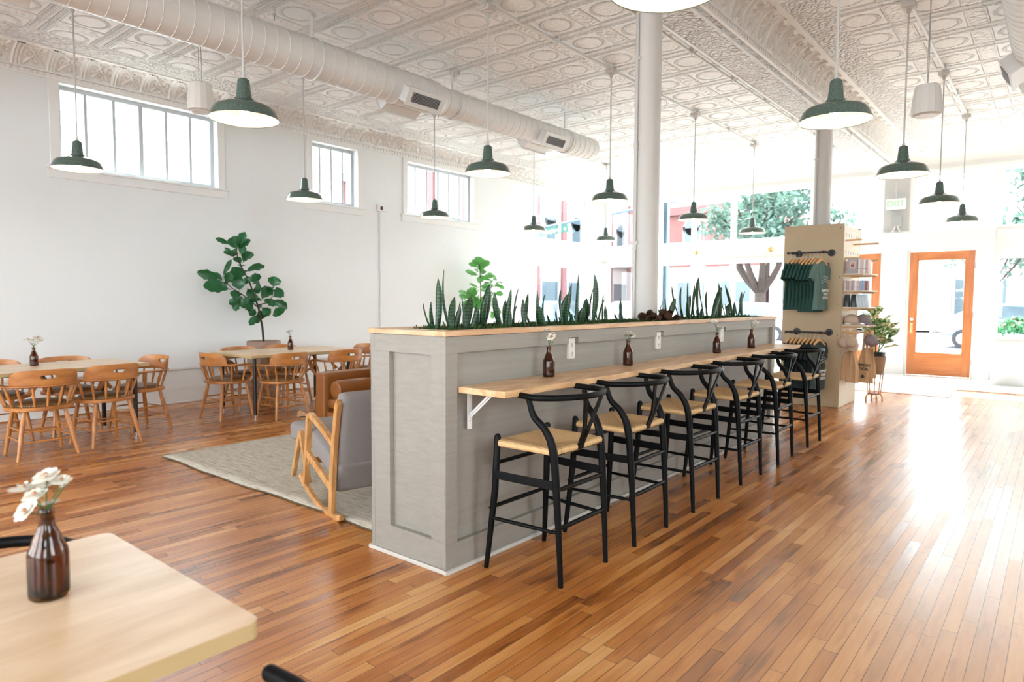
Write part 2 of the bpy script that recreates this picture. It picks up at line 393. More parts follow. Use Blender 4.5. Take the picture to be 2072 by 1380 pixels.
def thing(name, label, cat, loc=(0, 0, 0), rz=0.0, group=None, kind=None):
    o = bpy.data.objects.new(name, None); COL.objects.link(o); o.empty_display_size = .1
    o.location = loc; o.rotation_euler = (0, 0, rz); return tag(o, label, cat, group, kind)
def struct(o, label=None, cat=None): o['kind'] = 'structure'; return tag(o, label, cat)
def dup(root, loc, rz, label=None, group=None):
    r_ = root.copy(); COL.objects.link(r_); r_.location = loc; r_.rotation_euler = (0, 0, rz)
    if label: r_['label'] = label
    if group: r_['group'] = group
    def kids(src, dst):
        for ch in [c_ for c_ in bpy.data.objects if c_.parent == src]:
            d_ = ch.copy(); COL.objects.link(d_); d_.parent = dst
            kids(ch, d_)
    kids(root, r_); return r_
def text_obj(txt, size, T, mat, parent, name='lettering', extrude=.001, bold=0.0, align='CENTER'):
    cu = bpy.data.curves.new(name, 'FONT'); cu.body = txt; cu.size = size; cu.extrude = extrude; cu.offset = bold
    cu.align_x = align; cu.align_y = 'CENTER'
    tmp = bpy.data.objects.new('tmp', cu); COL.objects.link(tmp)
    bpy.context.view_layer.update()
    me = bpy.data.meshes.new_from_object(tmp.evaluated_get(bpy.context.evaluated_depsgraph_get()))
    bpy.data.objects.remove(tmp)
    me.name = name; me.materials.clear(); me.materials.append(mat); me.transform(T)
    o = bpy.data.objects.new(name, me); COL.objects.link(o)
    if parent: o.parent = parent
    return o
def frameT(origin, xdir, ydir):
    x = Vector(xdir).normalized(); y = Vector(ydir).normalized(); z = x.cross(y)
    m = Matrix((x, y, z)).transposed().to_4x4(); m.translation = Vector(origin); return m
def smooth_path(pts, n=6):
    P = [Vector(p) for p in pts]; out = []
    for i in range(len(P)-1):
        a = P[max(i-1, 0)]; b = P[i]; c = P[i+1]; d = P[min(i+2, len(P)-1)]
        for k in range(n):
            t = k/n
            out.append(.5*((2*b)+(c-a)*t+(2*a-5*b+4*c-d)*t*t+(3*b-a-3*c+d)*t**3))
    out.append(P[-1]); return out
# ---------------------------------------------------------------- the room
XL, YF, ZC, XR, YB = -6.7, 12.28, 4.15, 6.2, -7.2
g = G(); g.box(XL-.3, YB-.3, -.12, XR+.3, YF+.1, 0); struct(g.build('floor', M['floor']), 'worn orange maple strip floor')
g = G(); g.box(XL, 9.17, .0005, 1.12, YF, .005); g.box(1.12, 10.25, .0005, XR, YF, .005)
struct(g.build('trim_1', M['whitefloor']), 'white painted floor strip inside the street doors')
g = G(); g.box(XL, 9.13, .0005, 1.12, 9.17, .007); g.box(1.08, 9.17, .0005, 1.12, 10.25, .007); g.box(1.08, 10.21, .0005, XR, 10.25, .007)
struct(g.build('trim_2', M['door']), 'wooden threshold strip between white and wooden floor')
g = G(); g.box(XL-.3, YB-.3, ZC, XR+.3, YF+.3, ZC+.12); struct(g.build('ceiling', M['tin']), 'white pressed tin ceiling with ring medallions')

def wall(name, axis, c0, c1, a0, a1, z0, z1, holes, mat, label):
    A = sorted({a0, a1, *[h[0] for h in holes], *[h[1] for h in holes]}); Z = sorted({z0, z1, *[h[2] for h in holes], *[h[3] for h in holes]})
    g = G()
    for i in range(len(A)-1):
        run = None
        for j in range(len(Z)-1):
            ca, cz = (A[i]+A[i+1])/2, (Z[j]+Z[j+1])/2
            hol = any(h[0] < ca < h[1] and h[2] < cz < h[3] for h in holes)
            if not hol:
                if axis == 'x': g.box(c0, A[i], Z[j], c1, A[i+1], Z[j+1])
                else: g.box(A[i], c0, Z[j], A[i+1], c1, Z[j+1])
    o = g.build(name, mat, fix=False)
    return struct(o, label)
LW = [(.40, 2.27, 2.90, 3.86), (3.77, 4.63, 2.90, 3.82), (5.71, 7.43, 2.90, 3.82)]
SS = [(9.52, 11.56, 2.76, 3.77), (9.52, 11.56, .55, 2.20)]
wall('wall_left', 'x', XL-.22, XL, YB, YF+.22, -.1, ZC, LW+SS, M['wall'], 'long white plaster wall with high windows')
FU = [(-6.6, -5.30, 2.72, 3.76), (-5.15, -3.42, 2.72, 3.76), (-3.36, -1.74, 2.72, 3.76), (-1.64, -.45, 2.72, 3.76), (.08, 1.36, 2.72, 3.76), (1.42, 4.0, 2.72, 3.76), (4.1, 6.1, 2.72, 3.76)]
FL = [(-6.6, -5.30, .5, 2.26), (-5.15, -3.42, .5, 2.26), (-3.36, -1.74, .5, 2.26), (1.42, 4.0, .4, 2.20), (4.1, 6.1, .4, 2.2)]
FD = [(-1.44, -.42, 0, 2.34), (.07, 1.09, 0, 2.34)]
wall('wall_front', 'y', YF, YF+.2, XL, XR, -.1, ZC, FU+FL+FD, M['frontw'], 'white storefront wall with glass and doors')
wall('wall_right', 'x', XR, XR+.22, YB, YF, -.1, ZC, [(-6.2, -4.4, .9, 3.6), (-1.6, .4, 1.5, 3.6)], M['wall'], 'white wall on the far side of the room')  # out of view; its window openings are added to let in fill light
wall('wall_back', 'y', YB-.22, YB, XL, XR, -.1, ZC, [(-6.0, -3.2, .8, 3.7), (-2.4, .4, .8, 3.7), (1.4, 4.2, .8, 3.7)], M['wall'], 'white back wall behind the viewer')  # openings in this unseen wall added to bring light from behind
# entry portal slightly proud of the storefront
g = G(); g.box(-1.7, YF-.07, 2.36, 1.37, YF-.001, 2.70); g.box(1.12, YF-.05, 0, 1.36, YF-.001, 2.36); g.box(-.38, YF-.05, 0, .03, YF-.001, 2.36)
struct(g.build('trim_3', M['frontw'], bevel=.004), 'white header and posts around the two wooden doors')
g = G(); g.box(-.40, YF-.012, 2.74, .03, YF-.001, 3.76)
struct(g.build('trim_4', plain('grey_pier_paint', (.52, .51, .49, 1), .6)), 'grey pier between the upper windows, above the doors')
g = G(); g.box(XL, YF-.04, 3.78, XR, YF-.001, 3.84); g.box(XL, YF-.05, 2.64, -1.7, YF-.001, 2.72); g.box(XL, YF-.05, 2.27, -1.7, YF-.001, 2.32)
g.box(1.4, YF-.05, 2.60, XR, YF-.001, 2.66)
struct(g.build('trim_5', M['frontw'], bevel=.003), 'white mouldings along the storefront band')
g = G(); g.grid(2, 12, lambda u, v: (XL+u*(XR-XL), YF-.16*(1-cos(v*pi/2))-.001, 3.93+.22*sin(v*pi/2)))
struct(g.build('trim_6', M['tinp'], smooth=60), 'plain cove over the storefront')

WN = 0
def window(holes, axis, plane, sashes, mull, mat, label, depth, framew=.035, inward=-1, sill=None):
    """one window: frame, glass panes, glazing bars"""
    global WN
    WN += 1
    a0, a1, z0, z1 = holes
    root = thing('window_%d' % WN, label, 'window', ((plane, (a0+a1)/2, z0) if axis == 'x' else ((a0+a1)/2, plane, z0)), 0, None, 'structure')
    h = (a1-a0)/2; H = z1-z0
    def bx(g, a, b, c, d, n0, n1):
        if axis == 'x': g.box(n0, a, c, n1, b, d)
        else: g.box(a, n0, c, b, n1, d)
    fw_ = framew; n0, n1 = sorted((depth, depth+.045*(1 if depth >= 0 else -1)))
    g = G(); bx(g, -h, -h+fw_, 0, H, n0, n1); bx(g, h-fw_, h, 0, H, n0, n1); bx(g, -h+fw_, h-fw_, 0, fw_, n0, n1); bx(g, -h+fw_, h-fw_, H-fw_, H, n0, n1)
    for i in range(1, mull):
        a = -h+2*h*i/mull; w = .017 if (sashes and i % (mull//sashes)) else (.026 if sashes else .03)
        bx(g, a-w, a+w, fw_, H-fw_, n0+.004, n1-.004)
    g.build('window_frame', mat, root, bevel=.002)
    pc = (n0+n1)/2
    for i in range(mull):
        g = G(); a = -h+2*h*i/mull; b = a+2*h/mull
        bx(g, max(a+.012, -h+fw_-.004), min(b-.012, h-fw_+.004), fw_-.004, H-fw_+.004, pc-.003, pc+.003)
        g.build('pane', M['glass'], root)
    return root
M['sash'] = plain('sash_paint', (.50, .54, .56, 1), .45)
labs = ['high six-pane window nearest the front left of the wall', 'high narrow window in the middle of the left wall', 'high six-pane window on the left wall nearest the street']
for i, (h_, n_, lb) in enumerate(zip(LW, (6, 4, 6), labs)):
    window(h_, 'x', XL, 2 if n_ > 4 else 1, n_, M['sash'], lb, -.10, .05)
    # casing round it
    a0, a1, z0, z1 = h_
    g = G(); e = .10
    g.box(XL, a0-e, z0-.02, XL+.02, a0, z1+.07); g.box(XL, a1, z0-.02, XL+.02, a1+e, z1+.07); g.box(XL, a0, z1, XL+.02, a1, z1+.07)
    g.box(XL, a0-e-.03, z0-.13, XL+.022, a1+e+.03, z0-.02); g.box(XL, a0-e-.05, z0-.03, XL+.05, a1+e+.05, z0-.005)
    struct(g.build('trim_%d' % (7+i), M['trimw'], bevel=.003), ['white casing and sill round the first high window', 'white casing and sill round the narrow high window', 'white casing and sill round the third high window'][i])
window(SS[0], 'x', XL, 0, 2, M['sash'], 'upper side storefront window by the far corner', -.10)
window(SS[1], 'x', XL, 0, 2, M['sash'], 'lower side storefront window by the far corner', -.10)
fl_ = ['left end of storefront, upper row', 'left of centre, upper row, behind the round column', 'centre of storefront, upper row', 'above the left door', 'above the right door', 'upper row, right of the doors', 'upper row, far right end']
for h_, lb in zip(FU, fl_): window(h_, 'y', YF, 0, 1, M['trimw'], 'fixed storefront window, '+lb, .08)
fl_ = ['left end of storefront, lower row', 'lower row, behind the planter', 'lower row, beside the display tower', 'lower row, behind the white bin', 'lower row, far right end']
for h_, lb in zip(FL, fl_): window(h_, 'y', YF, 0, 1, M['trimw'], 'fixed storefront window, '+lb, .08)
# lower wall baseboards and chair rail on the left wall
g = G(); g.box(XL, YB, 0, XL+.022, 9.5, .20); g.box(XL, YB, .2, XL+.014, 9.5, .235); g.box(XL, YB, 0, XL+.035, 9.5, .02)
struct(g.build('baseboard_left', M['trimw'], bevel=.004), 'tall white baseboard along the left wall')
g = G(); g.box(XL, YB, .44, XL+.03, 9.5, .475)
struct(g.build('trim_10', M['trimw'], bevel=.008), 'thin white rail low on the left wall')
g = G(); g.box(XL, YF-.02, 0, -1.5, YF-.001, .18); g.box(1.38, YF-.02, 0, XR, YF-.001, .16)
struct(g.build('baseboard_front', M['frontw']), 'white baseboard under the storefront glass')

# embossed tin coves
def cove(name, x0, dirx, z0, z1, depth, label, ya, yb, per=.335):
    """quarter cove from the wall (x0,z0) up to the ceiling, embossed with arched ribs and crossed scrolls"""
    def h(y, t):
        y = (y % per)/per
        d = min(y, 1-y)*per
        rib = max(0, 1-(d/.05)**4)*.034*(.7+.3*cos(d*200))
        v = (t-.5)*1.1; uu = (y-.5)
        cr = max(0, 1-abs(abs(uu)*2.0-abs(v)*1.35)/.13)*.030 if abs(uu) < .30 and abs(v) < .42 else 0
        sc = 0
        for cx_, cy_ in ((0, .27), (0, -.27), (.19, 0), (-.19, 0)):
            q = math.hypot((uu-cx_), (v-cy_)*.8); sc = max(sc, max(0, 1-abs(q-.085)/.035)*.026)
        return rib+(max(cr, sc) if d > .045 else 0)
    ny = int((yb-ya)/.009); nt = 36
    H = z1-z0
    def fn(u, v):
        y = ya+(yb-ya)*u; a = v*pi/2
        nx, nz = cos(a), -sin(a); e = h(y, v)
        return (x0+dirx*((1-cos(a))*depth+nx*e), y, z0+sin(a)*H+nz*e)
    g = G(); g.grid(ny, nt, fn)
    n = int((yb-ya)/.062)
    g2 = G()
    g2.box(min(x0, x0+dirx*.025), ya, z0-.075, max(x0, x0+dirx*.025), yb, z0-.055); g2.box(min(x0, x0+dirx*.03), ya, z0-.012, max(x0, x0+dirx*.03), yb, z0+.004)
    g2.box(min(x0, x0+dirx*.008), ya, z0-.055, max(x0, x0+dirx*.008), yb, z0-.012)
    for i in range(n):
        y = ya+.062*i; g2.box(min(x0, x0+dirx*.022), y, z0-.052, max(x0, x0+dirx*.022), y+.036, z0-.018)
    b = x0+dirx*depth
    g2.box(min(b-dirx*.01, b+dirx*.05), ya, z1-.012, max(b-dirx*.01, b+dirx*.05), yb, z1+.03)
    r_ = thing(name, label, None, (0, 0, 0), 0, None, 'structure')
    g.build('embossed_cove', M['tinp'], r_, smooth=180, fix=False); g2.build('dentil_strip', M['tinp'], r_, fix=False)
    return r_
cove('trim_11', XL, 1, 3.955, ZC-.0, .26, 'embossed tin cornice with crossed scrolls along the left wall', -4.0, YF)
g = G(); g.box(-.46, YB, 3.80, -.06, YF, ZC)
struct(g.build('trim_12', M['tin']), 'boxed ceiling beam carried by the columns')
cove('trim_13', -.06, 1, 3.87, ZC, .20, 'embossed cove on the near side of the ceiling beam', -2.0, YF, .30)
cove('trim_14', -.46, -1, 3.87, ZC, .20, 'embossed cove on the far side of the ceiling beam', -2.0, YF, .30)

# doors
def door(n, x0, x1, label, hand):
    r_ = thing('door_%d' % n, label, 'door', (x0, YF+.03, 0), 0, None, 'structure')
    w = x1-x0; H = 2.325; st = .13; yy0, yy1 = -.022, .022
    g = G(); g.box(.006, yy0, .012, st, yy1, H); g.box(w-st, yy0, .012, w-.006, yy1, H)
    g.build('stile', M['door'], r_, bevel=.003)
    g = G(); g.box(st, yy0, H-.14, w-st, yy1, H); g.box(st, yy0, .012, w-st, yy1, .42)
    g.build('rail', wood_x, r_, bevel=.003)
    g = G(); g.box(st-.004, -.006, .416, w-st+.004, 0, H-.136); g.build('pane', M['glass'], r_)
    g = G()
    for a, b, c, d in ((st, st+.018, .42, H-.14), (w-st-.018, w-st, .42, H-.14), (st, w-st, .42, .44), (st, w-st, H-.16, H-.14)): g.box(a, yy0-.008, c, b, yy0, d)
    g.build('glazing_bead', M['door'], r_, bevel=.002)
    kx = .065 if hand < 0 else w-.065
    g = G(); g.lathe([(.03, 0), (.03, .008), (.012, .01), (.012, .03)], 16, T=frameT((kx, yy0, 1.06), (1, 0, 0), (0, 0, 1))); hb = g.build('deadbolt', M['steel'], r_, smooth=40)
    g = G(); g.box(kx-.022, yy0-.006, .80, kx+.022, yy0, .99); g.tube(smooth_path([(kx, yy0, .96), (kx, yy0-.05, .95), (kx, yy0-.05, .84), (kx, yy0, .82)], 4), .009, 8)
    g.build('pull_handle', M['brass'], r_, smooth=40)
    if hand < 0:
        g = G()
        for z in (.30, 1.15, 2.05): g.tube([(w+.002, yy0-.006, z-.06), (w+.002, yy0-.006, z+.06)], .009, 8)
        g.build('hinge', M['steel'], r_, smooth=40)
        p_ = G(); p_.box(.36, -.012, .80, .70, -.008, .845); p_ = p_.build('door_notice', M['cardw'], r_)
        text_obj('CLOSED', .036, frameT((.47, -.013, .822), (1, 0, 0), (0, 0, 1)), M['printd'], p_, bold=.0006)
    return r_
wood_x = wood('door_oak_rail', srgb(214, 134, 72), srgb(186, 106, 52), 0, .3, 7, 14, .4)
door(1, -1.44, -.42, 'oak glazed street door behind the display tower', 1)
door(2, .07, 1.09, 'oak glazed street door with closed notice and brass pull', -1)

# columns
def column(x, y, r_, label, pa, top=3.80):
    t = thing('column', label, 'column', (x, y, 0))
    g = G(); g.lathe([(r_+.03, 0), (r_+.03, .12), (r_+.004, .14), (r_, .18), (r_, top-.1), (r_+.03, top-.06), (r_+.03, top)], 28)
    g.build('shaft', M['colp'], t, smooth=40)
    px, py = cos(pa)*(r_+.012), sin(pa)*(r_+.012)
    g = G(); g.tube([(px, py, .2), (px, py, top-.02)], .013, 8); 
    for z in (1.82, 2.62): g.lathe([(.017, -.03), (.019, -.02), (.019, .02), (.017, .03)], 10, (px, py, z))
    g.build('conduit', M['colp'], t, smooth=40)
    g = G()
    for z in (1.85, 3.3): g.box(px-.03, py-.006, z-.012, px+.03, py+.006, z+.012)
    g.tube(smooth_path([(r_*.9, 0, 2.98), (r_+.05, .0, 2.97), (r_+.06, 0, 2.93), (r_+.03, 0, 2.91)], 4), .003, 6)
    g.build('strap', M['colp'], t, smooth=40)
    return t
column(-.31, 2.60, .104, 'round cream column rising out of the planter', R(-110))
column(-.25, 7.45, .108, 'round cream column rising behind the plywood display tower', R(-120))

# ---------------------------------------------------------------- ceiling services
def spiral_duct(name, x, z, segs, label):
    """segs: (y0, y1, r); plain duct with rolled seams"""
    t = thing(name, label, 'duct', (x, segs[0][0], z))
    Y0 = segs[0][0]; g = G(); prof = []
    for (a, b, r_) in segs:
        n = int((b-a)/.125)
        prof.append((r_+.006, a-Y0)); prof.append((r_+.006, a-Y0+.015)); prof.append((r_, a-Y0+.02))
        for i in range(1, n):
            y = a-Y0+i*(b-a)/n
            prof += [(r_, y-.004), (r_+.005, y-.0015), (r_+.005, y+.0015), (r_, y+.004)]
        prof += [(r_, b-Y0-.02)]
    prof += [(prof[-1][0], segs[-1][1]-Y0), (.001, segs[-1][1]-Y0)]
    # lathe axis z -> Y, with a slight lead so the seams spiral
    T = Matrix(((1, 0, 0, 0), (0, 0, 1, 0), (0, -1, 0, 0), (0, 0, 0, 1)))
    sk = .0
    g.lathe(prof, 40, T=T)
    g.v = [(a, b-.35*a*.12, c) for a, b, c in g.v]
    g.build('duct_shell', M['duct'], t, smooth=50)
    return t
D1 = spiral_duct('spiral_duct', -3.45, 3.735, [(-4.0, 3.25, .188), (3.25, 6.62, .160)], 'long white spiral duct crossing the left half of the ceiling')
def register(parent, y, r_, side, label=None):
    a = R(-32) if side > 0 else R(212)
    # box on the duct surface pointing out and down
    ox, oz = cos(a), sin(a)
    T = frameT((ox*(r_-.02), y+4.0, oz*(r_-.02)), (0, 1, 0), (-oz, 0, ox)) if side > 0 else frameT((ox*(r_-.02), y+4.0, oz*(r_-.02)), (0, 1, 0), (oz, 0, -ox))
    g = G(); zz = 1 if T.to_3x3() @ Vector((0, 0, 1)) @ Vector((ox, 0, oz)) > 0 else -1
    L, Hh, d = .26, .085, .115
    g.box(-L, -Hh, 0, L, Hh, zz*d, T=T); g.box(-L-.015, -Hh-.015, zz*d, L+.015, Hh+.015, zz*(d+.008), T=T)
    b = g.build('register_box', M['duct'], parent, bevel=.003)
    g = G(); g.box(-L*.78, -Hh*.62, zz*(d+.008), L*.78, Hh*.62, zz*(d+.010), T=T); k = g.build('register_opening', M['slot'], b)
    g = G()
    for i in range(22):
        x = -L*.78+L*1.56*(i+.5)/22; g.box(x-.002, -Hh*.62, zz*(d+.010), x+.002, Hh*.62, zz*(d+.015), T=T)
    g.build('register_blades', M['boxgrey'], b)
for y, r_ in ((-.95, .195), (2.88, .195), (5.38, .160)):
    register(D1, y, r_, 1); register(D1, y, r_, -1)
for y, r_ in ((-1.0, .195), (1.6, .195), (3.55, .16), (5.9, .16)):
    g = G(); g.tube([(cos(2*pi*k/30)*(r_+.008), y+4.0, sin(2*pi*k/30)*(r_+.008)) for k in range(30)], .008, 6, closed=True)
    g.box(-.004, y+4.0-.014, r_, .004, y+4.0+.014, ZC-3.735); g.build('hanging_strap', M['duct'], D1)
D2 = spiral_duct('spiral_duct', 2.08, 3.72, [(-4.0, 6.75, .20)], 'white spiral duct in the upper right corner of the view')
register(D2, 5.75, .20, -1)
for y in (1.6, 4.2):
    g = G(); g.box(-.004, y+4-.014, .2, .004, y+4+.014, ZC-3.72); g.build('hanging_strap', M['duct'], D2)

def conduit(x, label, y0=-6.5, y1=9.6, z=4.105):
    t = thing('ceiling_conduit', label, 'conduit', (x, y0, z))
    g = G(); g.tube([(0, 0, 0), (0, y1-y0, 0)], .014, 10); g.build('pipe', M['duct'], t, smooth=60)
    y = .7; top = ZC-z-.001 if z > 4 else .024
    while y < y1-y0:
        g = G(); g.box(-.022, y-.01, -.016, .022, y+.01, top); g.box(-.004, y-.004, -.035, .004, y+.004, -.014); g.build('conduit_clip', M['duct'], t); y += 1.17
conduit(-4.9, 'painted conduit feeding the pendant row nearest the left wall')
conduit(-1.9, 'painted conduit feeding the middle pendant row')
conduit(-.93, 'painted conduit without lamps beside the ceiling beam', z=4.115, y1=11.5)
conduit(1.15, 'painted conduit feeding the pendant row over the walkway')

conduit(-.11, 'thin conduit with couplings under the edge of the ceiling beam', y1=12.0, z=3.775)
# pendants
def make_pendant(label, group):
    t = thing('pendant_lamp', label, 'lamp', (0, 0, 0), 0, group)   # origin at rim centre
    g = G(); g.box(-.055, -.055, 1.49, .055, .055, 1.545); g.lathe([(.03, 1.475), (.045, 1.49)], 12); g.build('junction_box', M['box'], t, bevel=.004)
    g = G(); g.tube([(0, 0, .25), (0, 0, 1.49)], .0075, 8); g.lathe([(.014, .25), (.014, .28), (.009, .29)], 10); g.lathe([(.009, 1.44), (.018, 1.455), (.018, 1.475)], 10); g.build('rod', M['rod'], t, smooth=40)
    pr = [(.221, 0), (.219, .006), (.210, .03), (.195, .062), (.178, .078), (.145, .090), (.10, .103), (.074, .115), (.060, .124), (.060, .132), (.052, .134), (.050, .142), (.043, .205), (.038, .252), (.028, .262), (.010, .265)]
    g = G(); g.lathe(pr, 48, cap=False); g.tube([(cos(2*pi*k/48)*.221, sin(2*pi*k/48)*.221, .0) for k in range(48)], .0022, 6, closed=True)
    sh = g.build('lamp_shade', M['green'], t, smooth=35)
    pi_ = [(.2195, .001), (.2165, .007), (.207, .031), (.192, .058), (.175, .073), (.142, .085), (.096, .098), (.06, .110), (.03, .11), (.001, .11)]
    g = G(); g.lathe(pi_, 48, cap=False); g.build('enamel_lining', M['enamelw'], sh, smooth=35)
    g = G(); g.sphere((0, 0, .055), .034, 16, 10, 1.15); g.lathe([(.018, .085), (.018, .108)], 12); g.build('bulb', M['bulb'], t, smooth=60)
    return t
PZ = 2.565
rows = [(-4.9, (0, 2.45, 4.65, 7.05, 9.45), 'nearest the left wall'), (-1.9, (.02, 2.45, 4.65, 7.0, 9.4), 'of the middle row'), (1.15, (.02, 2.40, 4.76, 7.10, 9.45), 'of the row over the walkway')]
od = ['nearest', 'second', 'third', 'fourth', 'farthest']
pend = make_pendant('p', 'green enamel pendant lamps'); first = True
lampz = {-4.9: 2.60, -1.9: 2.57, 1.15: 2.55}
for x, ys, nm in rows:
    for k, y in enumerate(ys):
        lb = 'green enamel dome pendant on a long rod, %s lamp %s' % (od[k], nm)
        if first: pend.location = (x, y, lampz[x]); pend['label'] = lb; first = False
        else: dup(pend, (x, y, lampz[x]), 0, lb)
for x in (-4.9, 1.15, -1.9):    # unseen extra lamps, added behind the viewer to brighten the room
    dup(pend, (x, -2.4 if x < 1 else -2.35, lampz[x]+(.02 if x > 1 else 0)), 0, 'green enamel dome pendant, unseen extra lamp added behind the viewer for light')

def speaker(x, y, z, label):
    t = thing('hanging_speaker', label, 'speaker', (x, y, z))
    g = G(); g.lathe([(.085, 0), (.118, .012), (.121, .05), (.115, .14), (.104, .225), (.096, .255), (.086, .262), (.02, .266)], 14); g.build('shell', M['spk'], t, smooth=20)
    g = G(); g.lathe([(.082, -.004), (.086, .004)], 24); g.build('grille', M['plastic'], t)
    g = G(); g.tube([(0, .012, .26), (.004, .012, .45), (-.006, .012, ZC-z)], .0035, 6); g.tube([(0, -.012, .26), (-.004, -.01, .5), (.006, -.012, ZC-z)], .0035, 6); g.build('hanging_cable', M['boxgrey'], t)
speaker(-3.98, .74, 3.13, 'white conical speaker hung by the first high window')
speaker(1.34, 4.62, 3.02, 'white conical speaker hung over the walkway near the right duct')
for (x, y, lb, ty) in ((-3.49+.02, 3.61, 'round detector on the ceiling above the duct', 0), (-3.57, 1.27, 'small sprinkler head beside the duct near the viewer', 1)):
    t = thing('smoke_detector' if ty == 0 else 'sprinkler_head', lb, 'detector' if ty == 0 else 'sprinkler', (x, y, ZC))
    g = G()
    if ty == 0: g.lathe([(.065, 0), (.065, -.04), (.055, -.05), (.001, -.05)], 20)
    else: g.tube([(0, 0, 0), (0, 0, -.06)], .01, 8); g.lathe([(.022, -.06), (.022, -.065)], 12)
    g.build('housing', M['box'], t, smooth=40)
    g = G(); g.tube([(0, 0, -.05), (0, 0, -.12)], .004, 6); g.build('probe', M['boxgrey'], t)

# exit sign, grey box, wall box
t = thing('exit_sign', 'white exit sign with green letters on the pier above the doors', 'sign', (-.19, YF-.09, 3.24))
g = G(); g.box(-.16, -.025, -.10, .16, .025, .10); g.build('housing', M['exit'], t, bevel=.006)
g = G(); g.tube([(0, 0, .1), (0, 0, .9)], .008, 8); g.build('stem', M['rod'], t)
text_obj('EXIT', .15, frameT((0, -.026, 0), (1, 0, 0), (0, 0, 1)), M['exitg'], t, bold=.004)
t = thing('electrical_box', 'grey metal electrical box under the exit sign', 'box', (-.17, YF-.06, 2.80))
g = G(); g.box(-.075, -.045, .03, .075, .045, .24); g.build('box_body', M['boxgrey'], t, bevel=.006)
g = G()
for sx in (-1, 1): g.tube(smooth_path([(sx*.03, 0, .03), (sx*.03, 0, -.02), (sx*.07, 0, -.08)], 4), .011, 8)
g.build('conduit', M['trimw'], t, smooth=50)
t = thing('wall_box', 'small brown and white emergency box on a conduit high on the left wall', 'box', (XL, 5.09, 2.90))
g = G(); g.box(0, -.05, -.02, .06, .16, .09); g.build('box_body', M['trimw'], t, bevel=.006)
g = G(); g.box(.06, -.03, 0, .068, .02, .06); g.build('socket', M['cone'], t)
g = G(); g.tube([(.016, 0, -.02), (.016, 0, -2.42)], .011, 8); g.build('conduit', M['trimw'], t, smooth=50)
g = G()
for z in (-.35, -1.0, -1.65, -2.2): g.box(0, -.03, z-.01, .03, .03, z+.01)
g.build('clip', M['trimw'], t)
for (x, lb) in ((-4.19, 'round brass fixture on the storefront band left of the middle mullion'), (-2.51, 'round brass fixture on the storefront band beside the display tower')):
    t = thing('wall_fixture', lb, 'fixture', (x, YF-.05, 2.49))
    g = G(); g.lathe([(.055, 0), (.055, .012), (.02, .02), (.012, .05)], 20, T=frameT((0, 0, 0), (1, 0, 0), (0, 0, 1))); g.build('disc', M['brass'], t, smooth=40)
    g = G(); g.tube(smooth_path([(0, -.04, 0), (-.05, -.1, 0), (-.06, -.1, -.1), (-.06, -.1, -.32)], 4), .004, 6); g.build('rod', M['brass'], t)
# ---------------------------------------------------------------- planter partition with bar
PX, PL = -.58, 4.90
t = thing('planter_partition', 'long grey panelled half wall holding a trough of snake plants', 'partition', (0, 0, 0))
g = G(); g.box(PX+.03, .03, 0, -.03, PL-.03, 1.06); g.box(PX+.03, .03, 1.06, PX+.05, PL-.03, 1.198); g.box(-.05, .03, 1.06, -.03, PL-.03, 1.198)
g.box(PX+.05, .03, 1.06, -.05, .05, 1.198); g.box(PX+.05, PL-.05, 1.06, -.05, PL-.03, 1.198)
g.build('panel', M['grey'], t)
# rails and stiles
def face_frame(g, x, sgn):
    xa, xb = sorted((x, x-sgn*.03))
    g.box(xa, 0, 0, xb, PL, .145)
    OY = [1.12, 2.28, 3.50]
    segs = [0]+[v for y in OY for v in (y-.055, y+.055)]+[PL]
    for i in range(0, len(segs), 2): g.box(xa, segs[i], 1.115, xb, segs[i+1], 1.198)
    for y in OY: g.box(xa, y-.055, 1.152, xb, y+.055, 1.198)
    for a, b in ((0, .085), (PL-.085, PL)): g.box(xa, a, .145, xb, b, 1.115)
g = G(); face_frame(g, 0, 1); face_frame(g, PX, -1)
for y0, y1 in ((0, .03), (PL-.03, PL)):
    g.box(PX+.03, y0, 0, -.03, y1, .16); g.box(PX+.03, y0, 1.105, -.03, y1, 1.198)
    g.box(PX+.03, y0, .16, PX+.155, y1, 1.105); g.box(-.105, y0, .16, -.03, y1, 1.105)
g.build('face_frame', M['grey'], t, bevel=.0015)
g = G(); e = .014
g.box(PX-e, -e, 0, 0+e, 0, .022); g.box(PX-e, PL, 0, e, PL+e, .022); g.box(0, 0, 0, e, PL, .022); g.box(PX-e, 0, 0, PX, PL, .022)
g.build('shoe_moulding', M['shoe'], t, bevel=.004)
g = G(); g.box(PX-.012, -.012+.001, 1.2, PX+.085, PL+.012, 1.226); g.box(-.085, -.012, 1.2, .012, PL+.012, 1.226); g.build('cap_board', M['pine'], t, bevel=.002)
g = G(); g.box(PX+.085, -.012, 1.2, -.085, .13, 1.226); g.box(PX+.085, PL-.1, 1.2, -.085, PL+.012, 1.226); g.build('cap_board', M['pinex'], t, bevel=.002)
for y in (1.12, 2.28, 3.50):
    g = G(); g.box(-.03, y-.036, 1.018, -.012, y+.036, 1.148); ob = g.build('outlet', M['outlet'], t, bevel=.003)
    g = G()
    for z in (1.052, 1.108):
        for dy in (-.007, .007): g.box(-.012, y+dy-.0015, z-.006, -.0112, y+dy+.0015, z+.008)
        g.box(-.012, y-.003, z-.016, -.0112, y+.003, z-.011)
    g.build('outlet_slots', M['slot'], ob)
